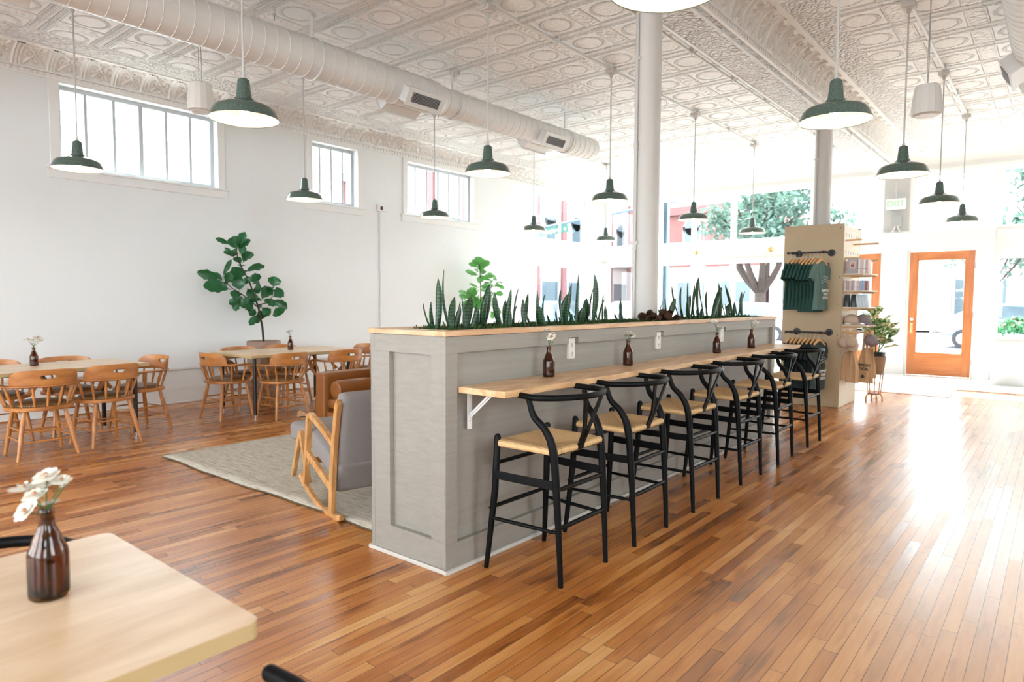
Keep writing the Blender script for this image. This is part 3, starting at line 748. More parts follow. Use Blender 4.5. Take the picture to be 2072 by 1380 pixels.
# moss and pine cones
random.seed(3)
g = G()
def tuft(x, y, z, n, s_):
    for _ in range(n):
        a = random.uniform(0, 2*pi); l = random.uniform(.4, 1)*s_; b = Vector((x+random.uniform(-1, 1)*s_, y+random.uniform(-1, 1)*s_, z))
        d = Vector((cos(a)*l*.8, sin(a)*l*.8, l*random.uniform(.25, .9))); w = Vector((-sin(a), cos(a), 0))*.004
        g.add([b-w, b+w, b+d*.6+w*1.3, b+d], [(0, 1, 2, 3)])
for i in range(900):
    y = random.uniform(.15, 4.78)
    tuft(random.uniform(PX+.10, -.10), y, 1.205+random.uniform(0, .02), 12, .036)
o = g.build('moss', M['moss'], fix=False); tag(o, 'green moss covering the soil of the planter', 'moss', kind='stuff')
g = G(); g.grid(6, 90, lambda u, v: (PX+.052+u*(-.05-PX-.054), .052+v*(PL-.104), 1.185+.018*sin(v*61+u*5)*sin(u*9+v*23)))
o = g.build('soil', M['soil'], t, smooth=180)

SNK = [[(0.16,1.23,0.1,1.37,0.03),(0.18,1.23,0.19,1.5,0.03),(0.29,1.22,0.19,1.54,0.02),(0.29,1.22,0.35,1.4,0.03),(0.31,1.22,0.33,1.35,0.02),(0.34,1.22,0.36,1.37,0.02)],[(0.4,1.22,0.4,1.41,0.01),(0.41,1.22,0.49,1.41,0.04),(0.44,1.22,0.48,1.34,0.03)],[(0.53,1.23,0.49,1.36,0.04),(0.55,1.23,0.55,1.42,0.03),(0.56,1.23,0.62,1.48,0.04)],[(0.72,1.23,0.65,1.43,0.03),(0.72,1.23,0.73,1.45,0.02),(0.76,1.23,0.74,1.38,0.04),(0.79,1.23,0.77,1.36,0.03),(0.82,1.23,0.82,1.35,0.02),(0.85,1.23,0.88,1.45,0.02)],[(0.93,1.24,0.93,1.39,0.02),(0.94,1.24,1.02,1.43,0.02)],[(1.04,1.23,0.99,1.32,0.02),(1.03,1.23,1.06,1.45,0.01),(1.13,1.23,1.05,1.35,0.04),(1.17,1.23,1.19,1.42,0.02),(1.27,1.23,1.2,1.29,0.01),(1.08,1.23,1.12,1.34,0.01)],[(1.33,1.23,1.31,1.45,0.04),(1.37,1.23,1.37,1.5,0.02),(1.39,1.23,1.37,1.43,0.05),(1.42,1.23,1.41,1.42,0.03),(1.45,1.23,1.5,1.29,0.02)],[(1.5,1.23,1.48,1.56,0.04),(1.56,1.23,1.55,1.34,0.04),(1.59,1.23,1.61,1.41,0.04),(1.63,1.23,1.63,1.4,0.04)],[(1.7,1.23,1.69,1.57,0.03),(1.67,1.23,1.63,1.4,0.04),(1.72,1.23,1.76,1.47,0.02),(1.76,1.23,1.84,1.39,0.04)],[(1.89,1.22,1.84,1.34,0.02),(1.92,1.23,1.91,1.42,0.03),(1.95,1.23,1.95,1.35,0.01)],[(2.12,1.23,2.11,1.39,0.04),(2.16,1.23,2.18,1.35,0.02)],[(2.71,1.22,2.63,1.35,0.03),(2.65,1.24,2.67,1.38,0.01)],[(2.93,1.23,2.8,1.41,0.03),(2.95,1.23,2.99,1.41,0.04)],[(3.13,1.23,3.0,1.51,0.02),(3.27,1.23,3.14,1.54,0.05),(3.29,1.23,3.33,1.51,0.05),(3.33,1.23,3.29,1.44,0.04),(3.48,1.22,3.34,1.59,0.05),(3.42,1.22,3.52,1.54,0.02),(3.56,1.23,3.57,1.32,0.05)],[(3.66,1.23,3.57,1.63,0.03),(3.74,1.23,3.6,1.48,0.05),(3.68,1.23,3.63,1.3,0.05),(3.74,1.22,3.96,1.51,0.05)],[(3.94,1.22,3.86,1.56,0.03),(3.98,1.22,4.03,1.52,0.08),(4.21,1.23,4.0,1.53,0.03),(3.85,1.22,3.82,1.32,0.04)],[(4.26,1.23,4.29,1.36,0.05),(4.36,1.23,4.37,1.38,0.04),(4.47,1.22,4.31,1.55,0.03)],[(4.55,1.22,4.53,1.48,0.04),(4.56,1.22,4.7,1.49,0.05),(4.6,1.22,4.7,1.32,0.03)]]
def blade(g, base, tip, w, bend, face, n=12):
    base = Vector(base); tip = Vector(tip); ax = tip-base; L = ax.length
    side = Vector((-.35*face, 1, 0)).normalized(); side = (side-ax.normalized()*side.dot(ax.normalized())).normalized(); nr = ax.cross(side).normalized()
    mid = []
    for i in range(n+1):
        u = i/n
        wd = w*.5*(.62+.5*sin(min(u/.55, 1)*pi/2))*(max(0, 1-max(0, (u-.55)/.45)**2.0))**.8 if u < 1 else .0006
        c = base+ax*u+side*(bend*L*sin(u*pi))+nr*(.10*L*sin(u*pi*.9)*face*.4)
        tw = .7*u*face; sv = side*cos(tw)+nr*sin(tw); nv = nr*cos(tw)-side*sin(tw)
        mid.append((c, sv, nv, max(wd, .0006)))
    vs = []
    for c, sv, nv, wd in mid:
        vs += [c-sv*wd+nv*wd*.35, c-sv*wd*.5+nv*wd*.05, c, c+sv*wd*.5+nv*wd*.05, c+sv*wd+nv*wd*.35]
        th = .0016
        vs += [c+sv*wd*.5+nv*(wd*.05-th*2), c-nv*th*2.4, c-sv*wd*.5+nv*(wd*.05-th*2)]
    k = 8; fs = [(i*k+j, i*k+(j+1) % k, (i+1)*k+(j+1) % k, (i+1)*k+j) for i in range(n) for j in range(k)]
    g.add(vs, fs)
random.seed(11)
plant_labels = ['nearest clump, two tall thin blades at the near end', 'second clump from the near end, broad dark blades', 'third clump, with one long blade leaning right', 'fourth clump, dense low blades', 'thin pair of pale blades after the fourth clump', 'sparse low clump with one thin spike', 'wide upright clump before the tallest blades', 'clump with the tallest straight striped blade', 'clump beside it with a second tall striped blade', 'narrow trio of blades before the column', 'short broad pair just before the column', 'tiny sprig just past the column', 'V-shaped pair past the column', 'tall bushy clump past the column', 'clump with one very tall thin spike', 'leaning clump near the far end', 'small clump with a tall left blade near the far end', 'last clump at the far end of the trough']
for i, cl in enumerate(SNK):
    g = G(); y0 = sum(l[0] for l in cl)/len(cl)
    for (by, bz, ty, tz, w) in cl:
        xx = -.24+random.uniform(-.10, .06)
        dy = (xx+.24)*-.9
        bend = random.uniform(-.07, .07)
        blade(g, (xx, by+dy, 1.19), (xx+random.uniform(-.04, .04), ty+dy, tz), w*1.12+.006, bend, random.choice((-1, 1))*random.uniform(.3, 1))
        if w > .025 and random.random() < .7:
            blade(g, (xx-.05, by+dy+.03, 1.19), (xx-.07, by+(ty-by)*.4+dy+random.uniform(-.05, .05), 1.19+(tz-1.19)*random.uniform(.35, .6)), w*.8, -bend, 1)
    o = g.build('snake_plant', M['snake'], smooth=180, fix=False)
    tag(o, 'snake plant in the planter, '+plant_labels[i], 'snake plant', 'snake plants in the planter')
def pinecone():
    g = G(); random.seed(5)
    for k in range(11):
        z = k*.0055; r_ = .034*sin(pi*(.18+.75*k/11))
        for j in range(6):
            a = j*pi/3+k*.5; d = Vector((cos(a), sin(a), .25)); s_ = Vector((-sin(a), cos(a), 0))*.009
            b = Vector((0, 0, z+.006)); g.add([b-s_*.4, b+s_*.4, b+d*r_+s_, b+d*(r_*1.1)+Vector((0, 0, .005)), b+d*r_-s_], [(0, 1, 2, 3, 4)])
    g.lathe([(.006, 0), (.012, .03), (.004, .062)], 8)
    return g
pc = None
random.seed(21)
pts = [(-.13, 2.26), (-.17, 2.31), (-.11, 2.36), (-.19, 2.40), (-.14, 2.44), (-.12, 2.50), (-.17, 2.55), (-.10, 2.60), (-.13, 2.66), (-.19, 2.71), (-.11, 2.74), (-.15, 2.78), (-.12, 2.84), (-.22, 2.36), (-.13, 2.90)]
for i, (x, y) in enumerate(pts):
    lb = 'brown open pine cone lying on the moss round the column'
    z = 1.232 if i not in (4, 9, 11) else 1.265
    if pc is None:
        pc = pinecone().build('pine_cone', M['cone'], fix=False); o = pc
    else: o = pc.copy(); COL.objects.link(o)
    o.location = (x, y, z); o.rotation_euler = (random.uniform(-1, 1), random.uniform(-1, 1), random.uniform(0, 6)); sc = random.uniform(.6, .95); o.scale = (sc, sc, sc)
    tag(o, lb, 'pine cone', 'pine cones on the moss round the column')

# bar shelf
t = thing('bar_counter', 'long solid ash bar top on white brackets along the grey half wall', 'counter', (0, .09, .913))
g = G(); g.box(.001, 0, 0, .307, 2.36, .032); g.box(.001, 2.362, 0, .307, 4.66, .032); g.build('bar_top', M['counter'], t, bevel=.002)
for y in (.17, 1.28, 2.39, 3.50, 4.55):
    yy = y-.09
    g = G(); g.box(.001, yy-.016, -.195, .007, yy+.016, -.001); g.box(.001, yy-.016, -.007, .24, yy+.016, -.001); g.bar((.006, yy, -.13), (.15, yy, -.006), .022, .006, (0, 1, 0)); g.bar((.006, yy, -.13), (.15, yy, -.006), .030, .006, (1, 0, 1))
    b = g.build('bracket', M['trimw'], t, bevel=.001)
    g = G()
    for z in (-.03, -.15): g.lathe([(.0035, 0), (.0025, .0015)], 8, T=frameT((.007, yy, z), (0, 1, 0), (0, 0, 1)))
    g.build('screw', M['boxgrey'], b)

# ---------------------------------------------------------------- wishbone stools and chairs
def wishbone(name, label, cat, group, SH, AH, lx=.09, bx=.53, stool=True):
    """faces -X; origin on the floor. x from 0 = wall side"""
    ox = .31
    t = thing(name, label, cat, (0, 0, 0), 0, group)
    X = lambda v: v-ox
    dz = SH
    # legs
    for s_ in (-1, 1):
        g = G(); g.tube([(X(lx), s_*.25, 0), (X(lx+.01), s_*.243, .1), (X(lx+.035), s_*.222, dz*.62), (X(lx+.045), s_*.215, dz+.022), (X(lx+.045), s_*.215, dz+.034)], [.0125, .0145, .0185, .0175, .010], 14)
        g.build('front_leg', M['black'], t, smooth=50)
        P = smooth_path([(X(bx), s_*.205, 0), (X(bx-.018), s_*.208, dz*.5), (X(bx-.045), s_*.212, dz-.02), (X(bx-.085), s_*.222, dz+.09), (X(bx-.145), s_*.236, dz+.155), (X(bx-.172), s_*.243, AH-.012)], 7)
        n = len(P); rs = []
        for i in range(n):
            u = i/(n-1); z = P[i].z/dz
            rs.append(.0125+.0085*min(z, 1) if z < 1 else .0215-.008*((P[i].z-dz)/(AH-dz)))
        g = G(); g.tube(P, rs, 14); g.build('rear_leg', M['black'], t, smooth=50)
    # bow rail: half round back with straight arms
    pts = [(X(.30), s_, AH+.004) for s_ in (-.243,)]+[(X(.36), -.250, AH+.002)]
    for k in range(0, 19):
        a = -pi/2+pi*k/18; pts.append((X(.385)+.195*cos(a)**1.0, .25*sin(a), AH+.006*cos(a)))
    pts += [(X(.36), .250, AH+.002), (X(.30), .243, AH+.004)]
    g = G(); g.tube(smooth_path(pts, 2), .0155, 14, upv=(0, 0, 1)); 
    for s_ in (-1, 1): g.sphere((X(.30), s_*.243, AH+.004), .0154, 14, 8)
    g.build('bow_backrest', M['black'], t, smooth=60)
    # Y splat
    g = G(); xb, xt = X(bx-.035), X(.578)
    a = Vector((xb, 0, dz-.02)); j = Vector((xb+.030, 0, dz+.055)); 
    for s_ in (-1, 1):
        g.bar(a+Vector((0, s_*.012, 0)), j+Vector((.012, s_*.017, .03)), .026, .011, (1, 0, -.4))
        g.bar(j+Vector((.006, s_*.012, .012)), Vector((xt-.003, s_*.070, AH-.006)), .027, .011, (1, 0, -.4))
    g.build('wishbone_splat', M['black'], t, bevel=.002)
    # seat frame
    g = G()
    for s_ in (-1, 1): g.tube([(X(lx+.045), s_*.215, dz-.012), (X(bx-.043), s_*.206, dz-.018)], .012, 10)
    g.tube([(X(bx-.042), -.2, dz-.022), (X(bx-.042), .2, dz-.022)], .0125, 12); g.tube([(X(lx+.045), -.215, dz-.012), (X(lx+.045), .215, dz-.012)], .012, 10)
    g.build('seat_frame', M['black'], t, smooth=60)
    # woven seat, dished, wrapping the frame, notch at the splat
    def fs(u, v):
        x = lx+.030+u*(bx-.028-lx-.030); w = .222-.014*u
        uu, vv = abs(u-.5)*2, abs(v-.5)*2
        y = (v-.5)*2*w
        ridge_ = max(uu, vv)
        z = dz+.006-.036*(1-ridge_**1.05)+.006*(1-min(1, abs(uu-vv)*6))*.5+.010*(1-u)*vv**3
        if vv > .97 or uu > .97: z -= .012
        return (X(x), y, z)
    g = G(); g.grid(24, 24, fs)
    g.grid(24, 24, lambda u, v: (fs(u, v)[0], fs(u, v)[1], dz-.028+.0001*u))
    def rim(x0, y0, x1, y1): g.tube([(X(x0), y0, dz-.011), (X(x1), y1, dz-.013)], .0175, 12)
    rim(lx+.060, -.214, bx-.055, -.207); rim(lx+.060, .214, bx-.055, .207); rim(lx+.045, -.195, lx+.045, .195)
    rim(bx-.042, -.196, bx-.042, -.030); rim(bx-.042, .196, bx-.042, .030)
    g.build('woven_seat', M['cord'], t, smooth=60)
    # stretchers
    def st(p, q, r_=.0095): 
        p = Vector(p); q = Vector(q); m = (p+q)/2
        g = G(); g.tube([p, p.lerp(q, .12), m, p.lerp(q, .88), q], [r_*.75, r_, r_*1.1, r_, r_*.75], 10); g.build('stretcher', M['black'], t, smooth=60)
    if stool:
        for s_ in (-1, 1):
            g = G(); g.bar((X(lx+.028), s_*.232, .490), (X(bx-.016), s_*.208, .488), .014, .042); g.build('side_rail', M['black'], t, bevel=.004)
            st((X(lx+.016), s_*.24, .265), (X(bx-.008), s_*.206, .262))
        st((X(bx-.012), -.205, .285), (X(bx-.012), .205, .285), .011); st((X(bx-.022), -.206, .47), (X(bx-.022), .206, .47), .011)
        st((X(lx+.016), -.24, .315), (X(lx+.016), .24, .315), .0105); st((X(lx+.032), -.228, .545), (X(lx+.032), .228, .545), .0105)
    else:
        for s_ in (-1, 1): st((X(lx+.02), s_*.238, .25), (X(bx-.01), s_*.206, .24))
        st((X(bx-.015), -.206, .33), (X(bx-.015), .206, .33)); st((X(lx+.02), -.238, .30), (X(lx+.02), .238, .30))
    return t
st_lab = ['nearest the viewer, with scuffed front leg', 'second from the near end', 'third from the near end', 'fourth from the near end', 'fifth, second from the far end', 'last at the far end, before the display tower']
stool = None
for i, (y, rz) in enumerate(((.455, 0), (1.16, .02), (1.95, .0), (2.80, -.02), (3.62, .02), (4.49, 0))):
    lb = 'black wishbone stool with woven cord seat, '+st_lab[i]
    if stool is None: stool = wishbone('bar_stool', lb, 'stool', 'wishbone stools along the bar', .664, .912); stool.location = (.31, y, 0)
    else: dup(stool, (.31, y, 0), rz, lb)
ch = wishbone('wishbone_chair', 'black wishbone chair tucked in on the left of the front table', 'chair', 'wishbone chairs at the front table', .44, .703, stool=False)
ch.location = (.36, -1.955, 0); ch.rotation_euler = (0, 0, pi)
dup(ch, (1.275, -1.945, 0), 0, 'black wishbone chair on the right of the front table, only its arm tip seen')

# ---------------------------------------------------------------- tables
def table(name, label, loc, rz, L, Wd, H, legs, th=.032, rad=.02, inset=.10):
    t = thing(name, label, 'table', loc, rz)
    c = []
    for sx, sy, a0 in ((1, 1, 0), (-1, 1, 90), (-1, -1, 180), (1, -1, 270)):
        for k in range(5): a = R(a0+k*22.5); c.append((sx*(Wd/2-rad)+rad*cos(a), sy*(L/2-rad)+rad*sin(a)))
    g = G(); g.prism(c, H-th, H-.002); tt = g.build('table_top_core', M['plyedge'], t)
    tt.name = 'plywood_edge'
    c2 = [(x*(1-.0006/abs(x)) if abs(x) > .01 else x, y) for x, y in c]
    g = G(); g.prism(c, H-.002, H); g.build('table_top', M['ply'], t, bevel=.0008)
    for sx, sy in legs:
        x, y = sx*(Wd/2-inset), sy*(L/2-inset)
        g = G(); g.tube([(x, y, .05), (x, y, H-th-.012)], .021, 14); lg = g.build('leg', M['blackm'], t, smooth=50)
        g = G(); g.lathe([(.017, 0), (.017, .008), (.007, .012), (.007, .05)], 12, (x, y, 0)); g.build('levelling_foot', M['steel'], lg, smooth=40)
    g = G()
    for sx in (-1, 1): g.box(sx*(Wd/2-inset)-.03, -(L/2-inset), H-th-.012, sx*(Wd/2-inset)+.03, (L/2-inset), H-th)
    g.build('under_frame', M['blackm'], t)
    return t
ALL4 = ((1, 1), (1, -1), (-1, 1), (-1, -1))
table('dining_table', 'pale plywood table at the left edge with six oak chairs', (-4.97, -.47, 0), R(6), 1.85, .84, .745, ALL4)
table('dining_table', 'pale plywood table beside the tall clay planter', (-5.13, 2.32, 0), R(0), 1.50, .94, .745, ALL4)
table('dining_table', 'large pale plywood table in the lower left foreground', (.785, -2.56, 0), 0, 1.80, .76, .76, ALL4, th=.034, rad=.022, inset=.22)

# captain's chairs (face -X, origin on floor)
def captain(label, group):
    t = thing('captain_chair', label, 'chair', (0, 0, 0), 0, group)
    def D(r_, u, sq=.0):
        a = 2*pi*u; x = r_*cos(a); y = r_*1.06*sin(a)
        if x < 0: x *= .92; y *= 1+.05*(-x/r_)
        return (x, y)
    g = G(); ol = [D(.245, k/40) for k in range(40)]; g.prism(ol, .415, .447); g.build('seat', M['oak'], t, smooth=40, bevel=.006)
    g = G(); pr = [(.205, 0), (.207, .010), (.197, .024), (.15, .036), (.08, .041), (.001, .042)]
    g.lathe(pr, 36, (-.012, 0, .447), cap=False); pd = g.build('seat_pad', M['pad'], t, smooth=180)
    g = G()
    for k in range(64):
        a = 2*pi*k/64; g.sphere((-.012+.208*cos(a), .208*sin(a), .452), .0035, 6, 4)
    g.build('brass_nails', M['brass'], pd)
    # legs
    L4 = [((.14, .15), (.215, .225)), ((.14, -.15), (.215, -.225)), ((-.14, .16), (-.20, .215)), ((-.14, -.16), (-.20, -.215))]
    def lp(i, z):
        (a, b), (c, d) = L4[i]; u = 1-z/.42; return Vector((a+(c-a)*u, b+(d-b)*u, z))
    for i in range(4):
        zs = [.42, .36, .28, .16, .06, .0]; rr_ = [.014, .0165, .0205, .019, .015, .0125]
        g = G(); g.tube([lp(i, z) for z in zs], rr_, 12); lg = g.build('leg', M['oakz'], t, smooth=60)
    def s2(i, j, z, r_=.0085):
        p, q = lp(i, z), lp(j, z); g = G(); g.tube([p, p.lerp(q, .5), q], [r_*.7, r_*1.15, r_*.7], 8); g.build('stretcher', M['oak'], t, smooth=60)
    for z in (.15, .235):
        s2(0, 1, z); s2(0, 2, z+.012); s2(1, 3, z+.012)
    s2(2, 3, .20); 
    # arm bow: from the seat front, curling up, round the back
    bow = []
    AR = .262; AZ = .632
    def bp(a): return (AR*cos(a)*.98+.012, AR*1.08*sin(a), AZ)
    left = [(-.165, .205, .44), (-.205, .235, .50), (-.215, .262, .575), (-.175, .281, .615), (-.10, .285, AZ)]
    arc = [bp(R(d)) for d in range(95, -96, -10)]
    pts = left+arc+[(x, -y, z) for x, y, z in reversed(left)]
    P = smooth_path(pts, 3)
    g = G(); n = len(P)
    # rectangular section, wide in the horizontal plane
    prev = None; vs = []
    for i, p in enumerate(P):
        d = (P[min(i+1, n-1)]-P[max(i-1, 0)]).normalized()
        rad_ = Vector((p.x+.0, p.y, 0)).normalized(); sd_ = (rad_-d*rad_.dot(d)).normalized(); u_ = d.cross(sd_)
        for k in range(8):
            a = 2*pi*k/8+pi/8; vs.append(p+sd_*(.021*cos(a))+u_*(.0125*sin(a)))
    g.add(vs, [(i*8+k, i*8+(k+1) % 8, (i+1)*8+(k+1) % 8, (i+1)*8+k) for i in range(n-1) for k in range(8)]+[tuple(range(8)), tuple((n-1)*8+k for k in range(8))])
    g.build('arm_bow', M['oak'], t, smooth=50)
    # spindles
    for d in (-100, -72, -47, -23, 0, 23, 47, 72, 100):
        a = R(d); b = Vector((.213*cos(a), .213*1.05*sin(a), .44)); tp = Vector(bp(a)); tp.z -= .008
        if abs(d) == 100: b = Vector((-.06, .228*(1 if d > 0 else -1), .44)); tp = Vector((-.07, .284*(1 if d > 0 else -1), AZ-.008))
        g = G(); g.tube([b, b.lerp(tp, .3), b.lerp(tp, .62), tp], [.0075, .0095, .0125, .008], 10); g.build('spindle', M['oakz'], t, smooth=60)
    # crest rail with hand hole
    A1 = R(62); nu, nv = 60, 14
    def top(a):
        q = abs(a)/A1; return AZ+.010+(.130)*(max(0, 1-q**7))**.5*(1-.10*q*q)
    hw, h0, h1 = .054, AZ+.062, AZ+.092
    def cf(off):
        def fn(u, v):
            a = (u*2-1)*A1; zt = top(a); z = AZ+.008+v*(zt-AZ-.008)
            rr__ = AR*.98+off+.10*(z-AZ)
            s_ = rr__*a  # arc position
            return (rr__*cos(a)+.012, rr__*1.08*sin(a), z)
        return fn
    def hole(u, v):
        a = (u*2-1)*A1; z = AZ+.008+v*(top(a)-AZ-.008); s_ = AR*a
        dx = max(0, abs(s_)-(hw-.016)); dz_ = abs(z-(h0+h1)/2); return dx*dx+dz_*dz_ < .016**2
    g = G(); g.grid(110, 28, cf(0), hole=hole); o = g.build('crest_rail', M['oak'], t, smooth=60, solid=.021)
    return t
chairs = [
    (-4.60, -.46, R(0), 'near side of the left table, nearest the viewer, curved back toward us'),
    (-4.70, .09, R(9), 'near side of the left table, second, beside the black table leg'),
    (-5.17, .58, R(98), 'at the right end of the left table, seen edge on'),
    (-5.50, .06, R(178), 'behind the left table, its crest and hand hole above the table top'),
    (-5.52, -.55, R(182), 'behind the left table at the picture edge'),
    (-5.16, 1.55, R(-88), 'at the left end of the table by the clay planter'),
    (-4.70, 1.98, R(2), 'near side of the planter table, in front of its middle'),
    (-4.66, 2.74, R(0), 'near side of the planter table, half hidden by the sofa'),
    (-5.58, 2.02, R(180), 'behind the table, directly in front of the clay planter'),
    (-5.58, 2.62, R(180), 'behind the table, just behind its flower bottle'),
    (-5.12, 3.36, R(90), 'at the far right end of the table by the clay planter'),
]
cc = None
for x, y, rz, lb in chairs:
    lb = 'oak captain chair '+lb
    grp = 'captain chairs round the wooden tables'
    if cc is None: cc = captain(lb, grp); cc.location = (x, y, 0); cc.rotation_euler = (0, 0, rz)
    else: dup(cc, (x, y, 0), rz, lb)

# ---------------------------------------------------------------- bottles and flowers
def bottle(label, loc, sc=1.0):
    t = thing('glass_bottle', label, 'bottle', loc, 0, 'brown bottles used as vases')
    pr = [(.0, 0), (.029, 0), (.0325, .004), (.033, .012), (.033, .088), (.0315, .098), (.026, .110), (.0245, .116), (.0235, .120), (.019, .132), (.0145, .143), (.0130, .152), (.0125, .163), (.0125, .168), (.0140, .170), (.0142, .178), (.0128, .181), (.0105, .181), (.0098, .176), (.0098, .150), (.0155, .131), (.0205, .117), (.0285, .098), (.0302, .088), (.0302, .012), (.027, .006), (.0, .005)]
    pr = [(max(r_, 1e-6)*sc*1.1, z*sc) for r_, z in pr]
    g = G(); g.lathe(pr, 32, cap=False); g.build('bottle_body', M['amber'], t, smooth=50)
    return t
def bloom(g, gc, c, r_, nrm, n=7, seed=0):
    rnd = random.Random(seed); nrm = Vector(nrm).normalized()
    a = nrm.cross(Vector((.3, .2, 1))).normalized(); b = nrm.cross(a)
    for ring, (k, rs, lift) in enumerate(((n, 1.0, .25), (n-2, .72, .55), (n-3, .42, .8))):
        for i in range(k):
            t0 = 2*pi*(i+.5*ring)/k+rnd.uniform(-.15, .15); d = a*cos(t0)+b*sin(t0); w = (b*cos(t0)-a*sin(t0))*r_*rs*.42
            base = Vector(c)+nrm*(.1*r_*ring); L = r_*rs*rnd.uniform(.85, 1.1)
            p1 = base+d*L*.55+nrm*L*lift*.4; p2 = base+d*L+nrm*L*lift*rnd.uniform(.6, 1.1)
            g.add([base-w*.25, base+w*.25, p1+w, p2+w*.7, p2+d*L*.1, p2-w*.7, p1-w], [(0, 1, 2, 6), (6, 2, 3, 4, 5)])
    gc.sphere(Vector(c)+nrm*r_*.35, r_*.2, 8, 6)
def sprig(label, loc, heads, seed, leaves=3):
    rnd = random.Random(seed)
    t = thing('flower_sprig', label, 'flowers', loc, 0, 'white flowers in brown bottles')
    gs = G(); gp = G(); gc = G(); heads_ = []
    for i, (x, y, z, r_) in enumerate(heads):
        gs.tube(smooth_path([(rnd.uniform(-.006, .006), rnd.uniform(-.006, .006), .03), (0, 0, .165), (x*.4, y*.4, .165+(z-.165)*.5), (x, y, z)], 4), .0014, 6)
        n_ = (x*3+rnd.uniform(-.3, .3), y*3+rnd.uniform(-.5, .1), .6)
        gg = G(); g2 = G(); bloom(gg, g2, (x, y, z), r_, n_, seed=seed*7+i)
        h = gg.build('blossom', M['petal'], t, smooth=180, fix=False); g2.build('blossom_heart', M['petalc'], h, smooth=180)
    for k in range(leaves):
        a = rnd.uniform(0, 6.28); z = .19+.015*k; d = Vector((cos(a), sin(a), .4))*.03; w = Vector((-sin(a), cos(a), 0))*.005
        b = Vector((0, 0, z)); gs.add([b, b+d*.5+w, b+d, b+d*.5-w], [(0, 1, 2, 3)])
    gs.build('stem', M['stem'], t, smooth=60, fix=False)
# camera-right direction is about (.77,.63): spread heads along it
def hd(L, k=1.3): return [(a*.77+b*-.63, a*.63+b*.77, z, r_*k) for a, b, z, r_ in L]
vases = [((.085, .745, .945), 'on the bar, nearest the viewer', [(-.012, .0, .262, .020), (.020, -.01, .250, .012), (.012, 0, .225, .022), (.030, .01, .203, .022), (-.002, .02, .240, .012)]),
    ((.085, 1.65, .945), 'on the bar, second from the viewer', [(-.005, 0, .200, .022), (.020, .0, .205, .022), (.006, -.015, .215, .018), (.030, .01, .198, .016)]),
    ((.095, 3.13, .945), 'on the bar, third from the viewer', [(-.030, 0, .262, .020), (-.012, .0, .262, .014), (.022, 0, .205, .024), (.012, .02, .222, .010)]),
    ((.095, 3.94, .945), 'on the bar, farthest from the viewer', [(-.010, 0, .255, .014), (.004, .01, .268, .012), (.036, 0, .232, .024), (.044, .01, .212, .018)]),
    ((-5.12, -.35, .745), 'on the left wooden table', [(-.050, 0, .240, .042), (.045, 0, .258, .040), (.0, 0, .235, .030), (-.02, .01, .200, .024), (.064, .0, .235, .03)]),
    ((-5.145, 2.376, .745), 'on the table by the clay planter', [(-.035, 0, .222, .030), (-.012, 0, .235, .024), (.02, 0, .240, .02)]),
    ((.735, -1.89, .76), 'on the large front table', [])]
for i, (loc, w, heads) in enumerate(vases):
    last = i == 6
    b = bottle('brown glass bottle vase '+w, loc, .96 if not last else 1.03)
    if last: heads = [(-.044, 0, .224, .027), (.004, .0, .250, .026), (.034, 0, .243, .018), (-.012, -.012, .215, .023), (-.034, -.01, .182, .023), (.010, 0, .195, .018), (-.004, .01, .232, .02), (.04, 0, .233, .010)]
    sprig('white blossom sprig in the bottle '+w, loc, hd(heads, 1.3 if i < 4 else 1.0), 31+i)
# ---------------------------------------------------------------- rug, sofa, rocking chair
g = G()
RX0, RX1, RY0, RY1 = -3.66, -.66, .17, 2.75
def rugf(u, v): 
    x = RX0+u*(RX1-RX0); y = RY0+v*(RY1-RY0)
    if v == 0: y += .012*sin(x*3.1)+.006*sin(x*9)
    return (x, y, .0125+.002*sin(x*7+y*3)*sin(y*5)*(0 if v in (0, 1) or u in (0, 1) else 1))
g.grid(40, 30, rugf)
t = thing('area_rug', 'large pale beige woven rug under the lounge seating', 'rug', (0, 0, 0))
g.build('rug_pile', M['rug'], t, smooth=180, solid=.006)
ed = [rugf(i/40, 0) for i in range(41)]+[rugf(1, i/30) for i in range(1, 31)]+[rugf(1-i/40, 1) for i in range(1, 41)]+[rugf(0, 1-i/30) for i in range(1, 30)]
g = G(); g.tube([(x, y, .0075) for x, y, z in ed], .0055, 6, closed=True); g.build('dark_binding', M['rugedge'], t)

def cushion(g, x0, y0, z0, x1, y1, z1, puff=.02, e=.03, n=14, T=None):
    """soft rounded block"""
    cx_, cy_, cz_ = (x0+x1)/2, (y0+y1)/2, (z0+z1)/2; hx, hy, hz = (x1-x0)/2, (y1-y0)/2, (z1-z0)/2
    bm = bmesh.new(); bmesh.ops.create_cube(bm, size=2); bmesh.ops.subdivide_edges(bm, edges=bm.edges[:], cuts=n, use_grid_fill=True)
    vs = []
    for v in bm.verts:
        a = [v.co.x*hx, v.co.y*hy, v.co.z*hz]; H = (hx, hy, hz)
        ee = min(e, min(H)*.98)
        q = [max(-H[i]+ee, min(H[i]-ee, a[i])) for i in range(3)]; d = Vector([a[i]-q[i] for i in range(3)])
        if d.length > 1e-9: d = d.normalized()*ee*min(1, max(abs(a[i]-q[i]) for i in range(3))/ee) if True else d
        p_ = Vector(q)+d
        fx_, fy_, fz_ = 1-(v.co.x)**2, 1-(v.co.y)**2, 1-(v.co.z)**2
        if abs(v.co.z) > .999: p_.z += math.copysign(puff*fx_**.6*fy_**.6, v.co.z)
        if abs(v.co.y) > .999: p_.y += math.copysign(puff*.5*fx_**.6*fz_**.6, v.co.y)
        vs.append((p_.x+cx_, p_.y+cy_, p_.z+cz_))
    fs = [tuple(v.index for v in f.verts) for f in bm.faces]
    bm.verts.index_update(); bm.free(); return g.add(vs, fs, T)
